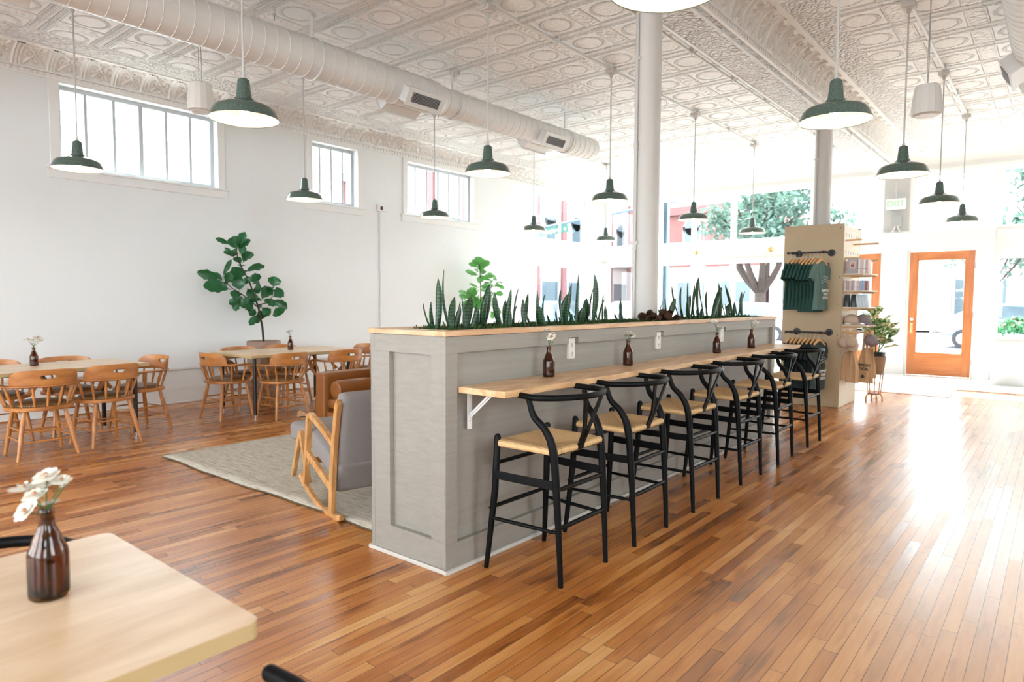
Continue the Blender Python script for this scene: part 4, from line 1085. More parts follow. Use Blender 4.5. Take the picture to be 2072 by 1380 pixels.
t = thing('leather_sofa', 'tan leather sofa with a bolster, mostly behind the grey half wall', 'sofa', (-3.89, 1.88, 0))
W_, Dp = 2.05, .90
for nm, x0 in (('armrest', 0), ('armrest', W_-.17)):
    g = G(); cushion(g, x0, .0, .10, x0+.17, Dp, .590, .006, .022); g.build(nm, M['leather'], t, smooth=60)
g = G(); cushion(g, .17, .02, .10, W_-.17, Dp-.05, .18, .004, .02); g.build('base', M['leather'], t, smooth=60)
g = G(); cushion(g, .172, .015, .205, W_-.172, Dp-.22, .325, .018, .045); g.build('seat_cushion', M['leather'], t, smooth=60)
g = G(); cushion(g, .10, Dp-.17, .10, W_-.10, Dp, .72, .006, .03); g.build('backrest', M['leather'], t, smooth=60)
g = G(); cushion(g, .19, Dp-.34, .44, W_-.19, Dp-.16, .74, .03, .05); g.build('back_cushion', M['leather'], t, smooth=60)
for x in (.06, W_-.06):
    for y in (.07, Dp-.07):
        g = G(); g.tube([(x, y, .0), (x, y, .11)], [.014, .02], 10); g.build('leg', M['bark'], t, smooth=60)
t = thing('bolster_pillow', 'round tan leather bolster lying along the sofa arm', 'cushion', (-3.60, 1.93, .421))
T = Matrix(((1, 0, 0, 0), (0, 0, 1, 0), (0, -1, 0, 0), (0, 0, 0, 1)))
g = G(); g.lathe([(.001, .006), (.04, .003), (.075, .0), (.092, .008), (.097, .03), (.099, .15), (.099, .42), (.096, .57), (.09, .59), (.001, .594)], 28, T=T, cap=False); g.build('cover', M['leather'], t, smooth=70)
g = G()
for z in (.008, .586): g.tube([(cos(2*pi*k/32)*.0935, z, sin(2*pi*k/32)*.0935) for k in range(32)], .0035, 6, closed=True)
g.build('piping', M['leather'], t, smooth=60)

# rocking chair: local +s = forward. world forward = (-cos12, sin12)
RA = R(12)
t = thing('rocking_chair', 'grey upholstered rocking chair with pale wooden frame on the rug edge', 'rocking chair', (-1.08, .15, 0), pi-RA)
# local: x forward, y to the chair's right = world... (rz = pi-12deg): local x -> (-cos12, sin12), local y -> (-sin12,-cos12)
WD = .62
def rk(side_y):
    y = -side_y  # offset away from the viewer is local -y
    g = G()
    pts = [(-.02, y, .028), (.08, y, .010), (.22, y, .012), (.36, y, .035), (.50, y, .085), (.60, y, .135), (.64, y, .165)]
    P = smooth_path(pts, 5)
    for a, b in zip(P, P[1:]): g.bar(a-(b-a)*.04, b+(b-a)*.04, .030, .036, (0, 0, 1))
    g.build('rocker', M['ash'], t, smooth=40, bevel=.003)
    g = G(); P = smooth_path([(.125, y, .02), (.108, y, .20), (.075, y, .45), (.015, y, .71), (-.005, y, .745)], 4)
    for i, (a, b) in enumerate(zip(P, P[1:])): g.bar(a, b+(b-a)*.03, .030, .052-.0006*i, (1, 0, 0))
    g.build('back_post', M['ash'], t, smooth=40, bevel=.004)
    g = G(); P = smooth_path([(.56, y, .10), (.535, y, .26), (.505, y, .42), (.485, y, .56), (.462, y, .600), (.42, y, .600), (.26, y, .548), (.10, y, .480), (.07, y, .468)], 5)
    for i, (a, b) in enumerate(zip(P, P[1:])): g.bar(a-(b-a)*.05, b+(b-a)*.05, .034, .036, (1, 0, .3))
    g.build('armrest', M['ash'], t, smooth=40, bevel=.004)
    g = G(); g.bar((.53, y, .345), (.10, y, .175), .026, .048); g.build('seat_rail', M['ash'], t, bevel=.004)
rk(0); rk(WD)
T0 = frameT((.10, -WD/2, .20), (cos(R(-21))*1, 0, -sin(R(-21))), (0, 1, 0))
g = G(); cushion(g, .0, -WD/2+.02, .01, .50, WD/2-.02, .15, .012, .03, T=T0); g.build('seat_cushion', M['greyfab'], t, smooth=60)
T1 = frameT((.135, -WD/2, .20), (0, 1, 0), (-.215, 0, 1))
g = G(); cushion(g, -WD/2+.02, -.05, -.035, WD/2-.02, .60, .075, .010, .03, T=T1); g.build('backrest', M['greyfab'], t, smooth=60)
g = G(); cushion(g, -.26, .16, .10, .10, .42, .21, .04, .03, T=T1); g.build('lumbar_pillow', M['greyfab'], t, smooth=60)
g = G(); g.bar((.14, 0, .20), (.14, -WD, .20), .03, .04); g.bar((.52, 0, .28), (.52, -WD, .28), .03, .04); g.build('cross_rail', M['ash'], t, bevel=.003)
t = thing('footstool', 'grey footstool on splayed wooden legs before the rocking chair', 'footstool', (-2.06, .52, .0125), R(-8))
for y in (0, .48):
    g = G(); g.bar((-.155, y, 0), (-.01, y, .375), .030, .034, (0, 1, 0)); g.bar((.11, y, 0), (-.01, y, .375), .030, .034, (0, 1, 0)); g.build('leg_frame', M['ash'], t, bevel=.004)
g = G(); g.bar((-.06, 0, .24), (-.06, .48, .24), .03, .03); g.build('cross_rail', M['ash'], t)
g = G(); cushion(g, -.26, .02, .27, .14, .46, .41, .012, .03); g.build('cushion', M['greyfab'], t, smooth=60)
t = thing('wooden_wedge', 'small wooden wedge block on the floor by the sofa', 'doorstop', (-4.57, 2.15, 0))
g = G(); g.prism([(-.05, 0), (.06, 0), (.06, .035), (-.02, .075), (-.04, .06)], -.035, .035, T=frameT((0, 0, 0), (.6, .8, 0), (0, 0, 1))); g.build('block', M['dowel'], t, bevel=.003)
g = G(); g.lathe([(.07, 0), (.07, .004)], 20, (.05, .02, 0)); g.build('black_disc', M['blackm'], t)

# ---------------------------------------------------------------- fiddle leaf figs
FIG1 = [(2.24,2.11,2.01,2.18,0.05),(2.28,2.05,2.41,2.29,0.09),(2.29,2.04,2.28,2.23,0.13),(2.3,2.05,2.47,2.19,0.08),(2.28,2.0,2.11,2.0,0.06),(2.34,1.98,2.41,2.09,0.08),(2.3,1.97,2.25,2.04,0.08),(2.37,1.87,2.52,2.04,0.12),(2.42,1.75,2.72,1.85,0.09),(2.11,1.67,2.21,1.91,0.05),(2.11,1.64,1.76,1.73,0.1),(2.2,1.51,1.87,1.56,0.16),(2.18,1.6,2.39,1.81,0.14),(2.18,1.59,2.18,1.74,0.09),(2.47,1.61,2.65,1.73,0.09),(2.34,1.49,2.32,1.68,0.14),(2.49,1.59,2.65,1.62,0.06),(2.4,1.68,2.47,1.61,0.09),(2.83,1.55,2.86,1.7,0.14),(2.63,1.38,2.85,1.56,0.13),(2.81,1.41,2.96,1.51,0.12),(2.66,1.53,2.56,1.49,0.08),(2.38,1.41,2.16,1.31,0.09),(2.37,1.44,2.2,1.46,0.08),(2.53,1.36,2.31,1.28,0.14),(2.34,1.35,2.26,1.23,0.09),(2.42,1.48,2.56,1.35,0.11),(2.81,1.37,3.08,1.25,0.11),(2.84,1.27,2.93,1.15,0.13),(2.61,1.24,2.69,1.1,0.12),(2.63,1.27,2.76,1.16,0.1),(2.56,1.25,2.47,1.15,0.08),(2.56,1.17,2.46,1.02,0.07),(2.57,1.17,2.58,1.04,0.07),(2.67,1.38,2.86,1.3,0.09),(2.62,1.4,2.45,1.4,0.1),(2.5,1.27,2.45,1.21,0.05),(2.54,1.53,2.66,1.57,0.08),(2.45,1.53,2.53,1.45,0.1)]
FIG2 = [(7.11,2.02,7.17,2.21,0.16),(7.11,2.03,6.95,2.14,0.07),(7.15,2.0,7.36,2.14,0.1),(7.15,1.9,7.23,2.09,0.11),(7.17,1.87,7.34,1.98,0.1),(7.11,1.85,6.74,1.93,0.07),(7.11,1.92,6.94,1.96,0.04),(7.16,1.71,6.99,1.8,0.08),(7.16,1.72,7.22,1.86,0.1),(7.23,1.82,7.52,1.87,0.09),(7.5,1.78,7.66,1.85,0.1),(7.4,1.76,7.53,1.68,0.12),(7.63,1.73,7.87,1.73,0.03),(7.55,1.65,7.76,1.69,0.08),(7.58,1.67,7.79,1.62,0.07),(7.13,1.64,7.35,1.66,0.07),(7.06,1.62,6.8,1.51,0.09),(6.82,1.51,6.52,1.54,0.06),(7.11,1.58,6.82,1.41,0.13),(7.13,1.56,7.38,1.61,0.1),(6.82,1.41,6.59,1.47,0.08),(6.92,1.38,6.68,1.28,0.06),(7.11,1.48,6.92,1.25,0.15),(7.56,1.51,7.76,1.51,0.08),(7.5,1.45,7.63,1.28,0.15),(7.51,1.26,7.7,1.13,0.08),(7.43,1.18,7.54,1.03,0.1),(7.11,1.41,7.06,1.2,0.15),(7.3,1.48,7.21,1.31,0.13)]
def fig_leaf(g, b, t_, w, face, curl):
    b = Vector(b); t_ = Vector(t_); ax = t_-b; L = ax.length; a = ax/L
    fv = Vector(face); fv = (fv-a*fv.dot(a)).normalized(); sd = a.cross(fv)
    n, m_ = 16, 6; vs = []
    for i in range(n+1):
        u = i/n
        if u < .12: wd = .004+.1*w*u
        else:
            q = (u-.12)/.88; wd = w*.5*(sin(min(1, q*1.02)*pi))**.55*(.62+.55*q-.12*q*q)
        if i == n: wd = .002
        wob = 1+.10*sin(u*23+w*200)
        for j in range(m_+1):
            s_ = (j/m_*2-1)
            d = (abs(s_)**1.5)*.28*wd-.10*L*sin(u*pi)*curl+.02*L*sin(u*15+s_*3)*abs(s_)
            ve = .006*abs(sin(u*pi*5-abs(s_)*2))*(1-abs(s_))
            vs.append(b+a*(u*L)+sd*(s_*wd*wob)+fv*(d-ve))
    g.add(vs, [(i*(m_+1)+j, (i+1)*(m_+1)+j, (i+1)*(m_+1)+j+1, i*(m_+1)+j+1) for i in range(n) for j in range(m_)])
def fig_tree(name, label, base, leaves, trunks, lm, potr, poth, seed, pot=True):
    t = thing(name, label, 'potted tree', base)
    bx_, by_ = base[0], base[1]; rnd = random.Random(seed)
    g = G(); g.lathe([(potr*.86, 0), (potr*.97, .05), (potr, poth*.5), (potr, poth-.01), (potr-.006, poth), (potr-.022, poth), (potr-.024, poth-.05), (.001, poth-.05)], 40); g.build('planter', M['pot'], t, smooth=40)
    g = G(); g.lathe([(potr-.026, poth-.046), (.001, poth-.04)], 24); g.build('soil', M['soil'], t)
    g = G()
    for k, tr in enumerate(trunks):
        P = smooth_path([(rnd.uniform(-.02, .02) if 0 < i else 0, y-by_, z) for i, (y, z) in enumerate(tr)], 4)
        r0 = .016 if k == 0 else .009
        g.tube(P, [r0*(1-.6*i/len(P)) for i in range(len(P))], 8)
    g.build('trunk', M['bark'], t, smooth=60)
    g = G()
    for (ya, za, yb, zb, w) in leaves:
        dx = rnd.uniform(-.16, .10); L = math.hypot(yb-ya, zb-za)
        fy = rnd.uniform(-.6, .2)
        fig_leaf(g, (rnd.uniform(-.03, .03), ya-by_, za), (dx*(.3+L*2.2), yb-by_-dx*.15, zb), w*1.5, (1, fy-.5, rnd.uniform(.0, .7)), rnd.uniform(-.6, .6))
    # leaves on the side turned away from the viewer
    for _ in range(len(leaves)//2):
        ya, za, yb, zb, w = rnd.choice(leaves); fig_leaf(g, (-.02, ya-by_, za-.02), (-rnd.uniform(.14, .22), ya-by_+rnd.uniform(-.1, .1), za+rnd.uniform(-.08, .1)), w, (1, -.5, 1), .3)
    g.build('foliage', lm, t, smooth=180, fix=False)
    return t
fig_tree('fiddle_leaf_fig', 'fiddle leaf fig in a tall clay planter by the bare white wall', (-6.28, 2.67, 0), FIG1,
    [[(2.67, .76), (2.65, .99), (2.62, 1.12), (2.59, 1.27), (2.53, 1.42), (2.47, 1.61), (2.4, 1.73), (2.35, 1.86), (2.31, 1.95), (2.28, 2.06)], [(2.59, 1.27), (2.4, 1.42), (2.21, 1.53), (2.11, 1.66)], [(2.6, 1.3), (2.72, 1.33), (2.8, 1.36), (2.82, 1.5)]], M['fig'], .225, .80, 5)
fig_tree('fiddle_leaf_fig', 'fiddle leaf fig in backlit bright green behind the planter, near the far corner', (-6.25, 7.16, 0), FIG2,
    [[(7.16, .5), (7.16, .92), (7.14, 1.25), (7.16, 1.58), (7.14, 2.06)], [(7.16, 1.3), (7.35, 1.45), (7.5, 1.7)], [(7.15, 1.35), (6.95, 1.45), (6.8, 1.51)]], M['figbacklit'], .2, .55, 6)

# ---------------------------------------------------------------- plywood display tower
KX0, KX1, KY0, KY1, KH = -.60, .14, 7.03, 7.92, 2.39
t = thing('display_tower', 'tall plywood display tower wrapped round the far column', 'display stand', (0, 0, 0))
g = G(); g.box(KX0, KY0, .004, KX1, KY0+.02, KH); g.build('front_panel', M['kply'], t, bevel=.001)
g = G(); g.box(KX0, KY0+.02, .004, KX0+.02, KY1, KH); g.box(KX0+.02, KY1-.02, .004, KX1, KY1, KH); g.build('rear_panel', M['kply'], t, bevel=.001)
g = G(); g.box(KX1-.02, KY0+.02, .004, KX1, KY1-.02, KH-.02); g.build('peg_panel', M['kwhite'], t, bevel=.001)
g = G()
for z in (2.25, 2.03, 1.84, 1.62, 1.4, 1.2, .95, .75):
    for k in range(6): y = KY0+.12+k*.13; g.box(KX1, y-.006, z-.02, KX1+.0015, y+.006, z+.02)
g.build('peg_slots', M['slot'], t)
g = G()
for z in (.1, .5, .95, 1.35, 1.7, 2.05, 2.33):
    for x in (KX0+.04, KX1-.04): g.lathe([(.006, 0), (.006, .001)], 8, T=frameT((x, KY0, z), (1, 0, 0), (0, 0, 1)))
g.build('screw_heads', M['blackm'], t)
# dowels
for (y, z, l) in ((7.12, 2.175, .19), (7.55, 2.15, .30), (7.12, 1.945, .19), (7.55, 1.93, .30), (7.12, .985, .20), (7.45, 1.13-.15, .30)):
    g = G(); g.tube([(KX1-.01, y, z), (KX1+l, y, z)], .012, 12); g.build('dowel', M['dowel'], t, smooth=60)
# shelves
shelf_z = (1.745, 1.53, 1.315, 1.085)
for z in shelf_z:
    g = G(); g.box(KX1+.001, KY0+.03, z-.016, KX1+.30, KY0+.55, z); sh = g.build('shelf_board', M['kwhite'], t, bevel=.001)
    for (y, l) in ((KY0+.06, .22), (KY0+.44, .29)):
        g = G(); g.tube([(KX1, y, z-.028), (KX1+l, y, z-.028)], .0115, 12); g.build('dowel', M['dowel'], t, smooth=60)
# rails
def rail(z, n_, label):
    r_ = thing('pipe_rail', label, 'clothes rail', (-.225, KY0, z))
    g = G(); y = -.235; g.tube([(-.24, y, 0), (.215, y, 0)], .0125, 12); g.tube(smooth_path([(.19, y, 0), (.222, y+.02, 0), (.225, y+.05, 0), (.225, -.005, 0)], 4), .0135, 12)
    g.tube([(-.18, y, 0), (-.18, -.004, 0)], .0135, 12); g.tube([(-.26, y, 0), (-.24, y, 0)], .017, 12)
    g.tube([(-.205, y, 0), (-.155, y, 0)], .018, 12); g.tube([(.16, y, 0), (.2, y, 0)], .017, 12)
    g.build('pipe', M['blackm'], r_, smooth=50)
    for x in (-.18, .225):
        g = G(); g.lathe([(.047, .001), (.047, .008), (.022, .012), (.022, .035)], 24, T=frameT((x, 0, 0), (1, 0, 0), (0, 0, 1))); g.build('flange', M['blackm'], r_, smooth=40)
    return r_
rail(2.015, 9, 'black pipe rail holding the upper row of shirts')
rail(.985, 8, 'black pipe rail holding the lower row of shirts')
def shirt_mesh(seed):
    rnd = random.Random(seed); g = G()
    # outline in (x across, z down); body + sleeves, given thickness with folds
    def body(u, v):
        z = -.02-.60*v; w = .170+.02*v; neck = .075
        if v < .10:
            q = v/.10; w = neck+(w-neck)*q**.6; z = -.005-.60*v
        x = (u*2-1)*w
        return x, z
    nu, nv = 22, 22
    for side in (1, -1):
        def fn(u, v):
            x, z = body(u, v); fold = .010*sin(x*34+seed)+.006*sin(x*71+z*6)
            th = .030*(1-abs(u*2-1)**4)*min(1, .35+v)
            return (x, side*th+fold*(.2+v), z)
        g.grid(nu, nv, fn)
    for s_ in (1, -1):
        P = smooth_path([(s_*.135, 0, -.055), (s_*.185, .0, -.115), (s_*.215, 0.01, -.19), (s_*.230, .012, -.235)], 4)
        n = len(P); vs = []
        for i, p in enumerate(P):
            r_ = .060+.010*i/n
            d = (P[min(i+1, n-1)]-P[max(i-1, 0)]).normalized(); a = Vector((d.z, 0, -d.x))
            for k in range(12): th = 2*pi*k/12; vs.append(p+a*(r_*cos(th))+Vector((0, 1, 0))*(.018*sin(th)+.004*sin(3*th+i)))
        g.add(vs, [(i*12+k, i*12+(k+1) % 12, (i+1)*12+(k+1) % 12, (i+1)*12+k) for i in range(n-1) for k in range(12)])
    return g
def make_shirt(label, mat, group, seed, front=False, fm=None):
    r_ = thing('t_shirt', label, 'shirt', (0, 0, 0), 0, group)
    shirt_mesh(seed).build('jersey', mat, r_, smooth=180, fix=False)
    if front:
        k = -1
        T_ = frameT((-.005, -.047, -.22), (1, 0, 0), (0, 0, 1)); 
        text_obj('SUPPORT\nYOUR\nLOCAL', .045, frameT((.02, -.055, -.42), (1, 0, 0), (0, 0, 1)), M['print'], r_, 'printed_lettering', bold=.0012)
        g = G()
        for j in range(3): g.bar((-.10, -.058, -.22-.03*j), (.0, -.062, -.19-.03*j), .004, .002); g.bar((.0, -.062, -.19-.03*j), (.10, -.058, -.22-.03*j), .004, .002)
        g.build('printed_pattern', M['print'], r_)
    return r_
def make_hanger(label, group):
    r_ = thing('clothes_hanger', label, 'hanger', (0, 0, 0), 0, group)
    g = G(); P = smooth_path([(-.165, 0, -.080), (-.11, 0, -.05), (-.04, 0, -.018), (0, 0, -.004), (.04, 0, -.018), (.11, 0, -.05), (.165, 0, -.080)], 3); g.tube(P, [.010+.006*(1-abs(i/(len(P)-1)*2-1)) for i in range(len(P))], 10, flat=1.4)
    g.build('wooden_arms', M['hanger'], r_, smooth=60)
    g = G(); g.tube(smooth_path([(0, 0, -.004), (0, 0, .045), (.014, 0, .058), (.018, 0, .078), (0, 0, .0945), (-.018, 0, .078)], 4), .002, 8); g.build('steel_hook', M['steel'], r_, smooth=60)
    return r_
hg = None; shp = {}
def place(obj_cache, key, maker, loc, rz, label, grp):
    if key not in obj_cache: o = maker(label, grp); o.location = loc; o.rotation_euler = (0, 0, rz); obj_cache[key] = o
    else: o = dup(obj_cache[key], loc, rz, label, grp)
    return o
cache = {}
ordw = ['first', 'second', 'third', 'fourth', 'fifth', 'sixth', 'seventh', 'eighth', 'ninth']
def rack(z, xs, upper):
    n = len(xs); nm = 'upper' if upper else 'lower'
    for i, x in enumerate(xs):
        last = i == n-1
        rz = R(86-.4*i) if not last else R(79); zz = z-.088
        place(cache, 'h', lambda l, g_: make_hanger(l, g_), (x, 6.795, zz), rz, 'pale wooden hanger, %s from the left on the %s rail' % (ordw[i], nm), 'hangers on the %s rail' % nm)
        grp = 'shirts on the %s rail' % nm
        yo = -.02; loc = (x, 6.795, zz-.03-(.025 if (upper and 3 < i < n-1) else 0))
        if last: place(cache, nm+'f', lambda l, g_: make_shirt(l, M['shirtl'] if upper else M['shirtg'], g_, 3, True), loc, rz, '%s printed shirt at the right end of the %s rail' % ('pale green' if upper else 'charcoal', nm), grp)
        else: place(cache, nm+'s', lambda l, g_: make_shirt(l, M['shirt'] if upper else M['shirtd'], g_, 8), loc, rz, '%s shirt, %s from the left on the %s rail' % ('dark green' if upper else 'dark slate', ordw[i], nm), grp)
rack(2.015, [-.435, -.385, -.338, -.290, -.245, -.198, -.152, -.112, -.060], True)
rack(.985, [-.425, -.375, -.325, -.272, -.225, -.17, -.115, -.06], False)

# goods on the shelves (stand on boards, near the front edge)
def small_box(name, label, x0, x1, y0, y1, z, h, mat, cat, group, face=False):
    r_ = thing(name, label, cat, ((x0+x1)/2, (y0+y1)/2, z+.0005), 0, group)
    hx, hy = (x1-x0)/2, (y1-y0)/2
    g = G(); g.box(-hx, -hy, 0, hx, hy, h); g.build('carton', mat, r_, bevel=.002)
    g = G(); g.box(-hx-.0005, -hy-.0008, h*.3, hx+.0005, -hy, h*.36); g.build('printed_band', M['cardg'], r_)
    if face:
        g = G(); g.box(-hx*.62, -hy-.001, h*.32, hx*.55, -hy, h*.80); g.build('label_panel', M['cardp'], r_)
        g = G(); g.box(-hx*.35, -hy-.002, h*.42, hx*.3, -hy-.001, h*.62); g.box(-hx*.25, -hy-.002, h*.66, hx*.2, -hy-.001, h*.70); g.build('cup_print', M['cardr'], r_)
    return r_
z = shelf_z[0]
small_box('gift_box', 'large pale box with cup picture on the top shelf', .185, .300, 7.07, 7.24, z, .19, M['cardg'], 'box', 'boxes on the top shelf', True)
for i, (x, m_, c) in enumerate(((.306, 'cardw', 'white'), (.336, 'cardp', 'pinkish'), (.366, 'cardw', 'white, outer'), (.396, 'cardp', 'pinkish, outermost'))):
    small_box('gift_box', 'slim %s box on the top shelf, right of the picture box' % c, x, x+.027, 7.07, 7.24, z, .185-.004*i, M[m_], 'box', 'boxes on the top shelf')
small_box('gift_box', 'slim pink box leaning back on the top shelf beside the peg panel', .146, .178, 7.12, 7.26, z, .16, M['cardp'], 'box', 'boxes on the top shelf')
z = shelf_z[1]
for i, (m_, c) in enumerate((('cardp', 'pink'), ('cardg', 'grey'), ('cardp', 'second pink'), ('cardg', 'second grey'), ('cardw', 'white'), ('cardp', 'third pink'), ('cardb', 'blue'), ('cardb', 'second blue'), ('cardr', 'rust red'))):
    x = .146+i*.031; small_box('tea_carton', 'small %s carton in the row on the second shelf' % c, x, x+.029, 7.07, 7.17, z, .125-.003*(i % 3), M[m_], 'carton', 'cartons on the second shelf')
z = shelf_z[2]
for i in range(6):
    dark = i < 2; w = .072 if dark else .042
    x = (.182+i*.078) if dark else (.322+(i-2)*.034)
    r_ = thing('coffee_bag', ('%s dark foil bag on the third shelf' % ('inner', 'outer')[i]) if dark else '%s pale foil bag leaning on the third shelf' % ('first', 'second', 'third', 'outermost')[i-2], 'bag', (x, 7.13, z+.0005), 0, 'foil bags on the third shelf')
    hw = w/2; g = G()
    def fb(u, v, hw=hw):
        zz = .155*v; a = 2*pi*u; th = .045*(1-v**3)+.004; lean = -.03*v if not (i < 2) else 0
        cx_, sy_ = cos(a), sin(a); q = (abs(cx_)**4+abs(sy_)**4)**-.25
        return (hw*.97*cx_*q+lean, th*sy_*q, zz)
    g.grid(20, 10, fb); g.add([fb(k/20, 0) for k in range(20)], [tuple(range(20))]); g.build('foil_pouch', M['bag'] if dark else M['bagw'], r_, smooth=60)
    g = G(); l_ = -.03 if not dark else 0; g.box(-hw*.9+l_, -.004, .150, hw*.9+l_, .004, .165); g.build('top_seam', M['bag'] if dark else M['bagw'], r_)
def cap_(label, mat, loc, rot, scale=1.0):
    r_ = thing('baseball_cap', label, 'cap', loc, 0, 'caps on the display tower'); r_.rotation_euler = rot; r_.scale = (scale,)*3
    g = G()
    pr = [(.088, 0), (.090, .02), (.086, .055), (.072, .085), (.045, .105), (.015, .112), (.001, .113)]
    g.lathe(pr, 24, cap=False); g.build('crown', mat, r_, smooth=180, solid=.003)
    g = G(); g.grid(10, 16, lambda u, v: ((.080+.075*u*cos((v-.5)*2.2))*cos((v-.5)*2.0)+.01*u, (.086+.03*u)*sin((v-.5)*2.0), .004-.020*u-.25*((.086)*sin((v-.5)*2.0))**2*10*u)); g.build('brim', mat, r_, smooth=180, solid=.003)
    g = G(); g.sphere((0, 0, .114), .006, 8, 6); g.build('button', mat, r_)
    return r_
cap_('khaki cap on the lowest shelf of the tower', M['cap'], (.23, 7.16, shelf_z[3]+.022), (0, 0, R(-25)))
cap_('grey cap behind the khaki one on the lowest shelf', M['capg'], (.345, 7.27, shelf_z[3]+.022), (0, 0, R(-10)))
cap_('khaki cap hanging from the low dowel next to the plywood', M['cap'], (.185, 7.02, .86), (R(75), R(70), R(0)), .8)
cap_('khaki cap hanging in front of the canvas totes', M['cap'], (.275, 6.99, .87), (R(80), R(65), R(15)), .8)
cap_('grey cap hanging outermost beside the totes', M['capg'], (.43, 7.26, .89), (R(90), R(20), R(40)), .8)
def tote(label, x, y, z, w, L, yawr, seed, print_=False):
    r_ = thing('tote_bag', label, 'tote bag', (x, y, z), yawr, 'canvas totes hanging on the display tower')
    g = G(); rnd = random.Random(seed); ph = rnd.uniform(0, 6)
    def f(side):
        def fn(u, v):
            xx = (u*2-1)*w*(.35+.65*min(1, v*1.6)); fold = .020*sin(u*13+ph+v*2)*(1-.4*v)+.008*sin(u*31+ph*2)
            return (xx, side*.016*(1-abs(u*2-1)**3)+fold, -.22-L*v-.02*abs(u-.5)*0)
        return fn
    g.grid(26, 14, f(1)); g.grid(26, 14, f(-1)); g.build('canvas_body', M['tote'], r_, smooth=180, fix=False)
    for s_ in (-1, 1):
        g = G(); P = smooth_path([(-w*.22, s_*.012, -.235), (-w*.10, s_*.014, -.10), (-.012, 0, .004), (.012, 0, .004), (w*.10, s_*.014, -.10), (w*.22, s_*.012, -.235)], 5)
        for a, b in zip(P, P[1:]): g.bar(a, b, .022, .003, (0, 1, 0))
        g.build('strap', M['tote'], r_)
    if print_:
        text_obj('SUPPORT\nLOCAL', .05, frameT((.0, -.046, -.22-L*.55), (1, 0, 0), (0, 0, 1)), M['printd'], r_, 'printed_lettering', bold=.001)
        g = G(); g.lathe([(.024, 0), (.024, .001)], 20, T=frameT((0, -.045, -.22-L*.82), (1, 0, 0), (0, 0, 1))); g.build('printed_roundel', M['printd'], r_)
    return r_
tote('canvas tote hanging closest to the plywood panel', .20, 7.12, 1.0, .075, .42, R(10), 1)
tote('canvas tote hanging in the middle of the bunch', .27, 7.12, 1.0, .085, .44, R(-8), 2)
tote('canvas tote with dark lettering at the front of the bunch', .345, 7.45, .995, .12, .46, R(-15), 3, True)
tote('canvas tote hanging outermost on the dowel', .42, 7.45, .995, .07, .40, R(35), 4)

# ---------------------------------------------------------------- plant stand and rubber plant
sx_, sy_ = .36, 8.03
t = thing('plant_stand', 'round wooden spindle plant stand by the display tower', 'plant stand', (sx_, sy_, 0))
g = G(); g.lathe([(.115, .385), (.118, .392), (.115, .40), (.001, .40)], 28); g.lathe([(.001, .385), (.115, .385)], 28); g.build('top', wood('stand_wood', srgb(128, 66, 44), srgb(92, 44, 28), 0), t, smooth=40)
g = G(); g.lathe([(.001, .10), (.085, .10), (.088, .108), (.085, .115), (.001, .115)], 28); g.build('lower_shelf', M['cardr'], t, smooth=40)
for k in range(8):
    a = k*pi/4+.2; g = G(); g.tube([(cos(a)*.075, sin(a)*.075, .11), (cos(a)*.09, sin(a)*.09, .25), (cos(a)*.10, sin(a)*.10, .39)], [.005, .008, .005], 8); g.build('spindle', M['oakz'], t, smooth=60)
for k in range(4):
    a = k*pi/2+.5; g = G(); g.tube(smooth_path([(cos(a)*.06, sin(a)*.06, .11), (cos(a)*.10, sin(a)*.10, .07), (cos(a)*.105, sin(a)*.105, .0)], 4), .011, 8); g.build('leg', M['dowel'], t, smooth=60)
t = thing('rubber_plant', 'variegated rubber plant in a woven basket on the spindle stand', 'potted plant', (sx_, sy_, .4005))
g = G(); g.lathe([(.10, 0), (.105, .01), (.118, .10), (.128, .20), (.132, .235), (.124, .235), (.11, .20), (.001, .19)], 32); g.build('basket', M['wicker'], t, smooth=50)
g = G(); g.lathe([(.112, .20), (.118, .27), (.122, .272), (.122, .285), (.112, .285), (.110, .262), (.001, .26)], 32); g.build('nursery_pot', M['blackpot'], t, smooth=50)
rnd = random.Random(9); g = G(); gs = G()
stems = [((0, 0), (-.03, -.02), .80), ((.02, .01), (.08, .03), .62), ((-.02, 0), (-.10, .03), .60), ((.01, -.02), (.15, -.04), .48)]
for (b0, tp, H) in stems:
    gs.tube([(b0[0], b0[1], .25), ((b0[0]+tp[0])/2, (b0[1]+tp[1])/2, .25+(H-.25)*.5), (tp[0], tp[1], H)], .007, 8)
    n = int((H-.25)/.042)
    for k in range(n):
        u = .25+.75*(k+1)/n; x = b0[0]+(tp[0]-b0[0])*u; y = b0[1]+(tp[1]-b0[1])*u; z = .27+(H-.27)*u
        a = k*2.4+rnd.uniform(-.3, .3); L = rnd.uniform(.20, .29); el = .05+.8*u+rnd.uniform(-.2, .2)
        d = Vector((cos(a)*cos(el), sin(a)*cos(el), sin(el)))*L
        fig_leaf(g, (x, y, z), Vector((x, y, z))+d, rnd.uniform(.14, .18), (-d.x*.5, -d.y*.5, 1), .3)
gs.build('stem', M['stem'], t, smooth=60); g.build('foliage', M['rubber'], t, smooth=180, fix=False)

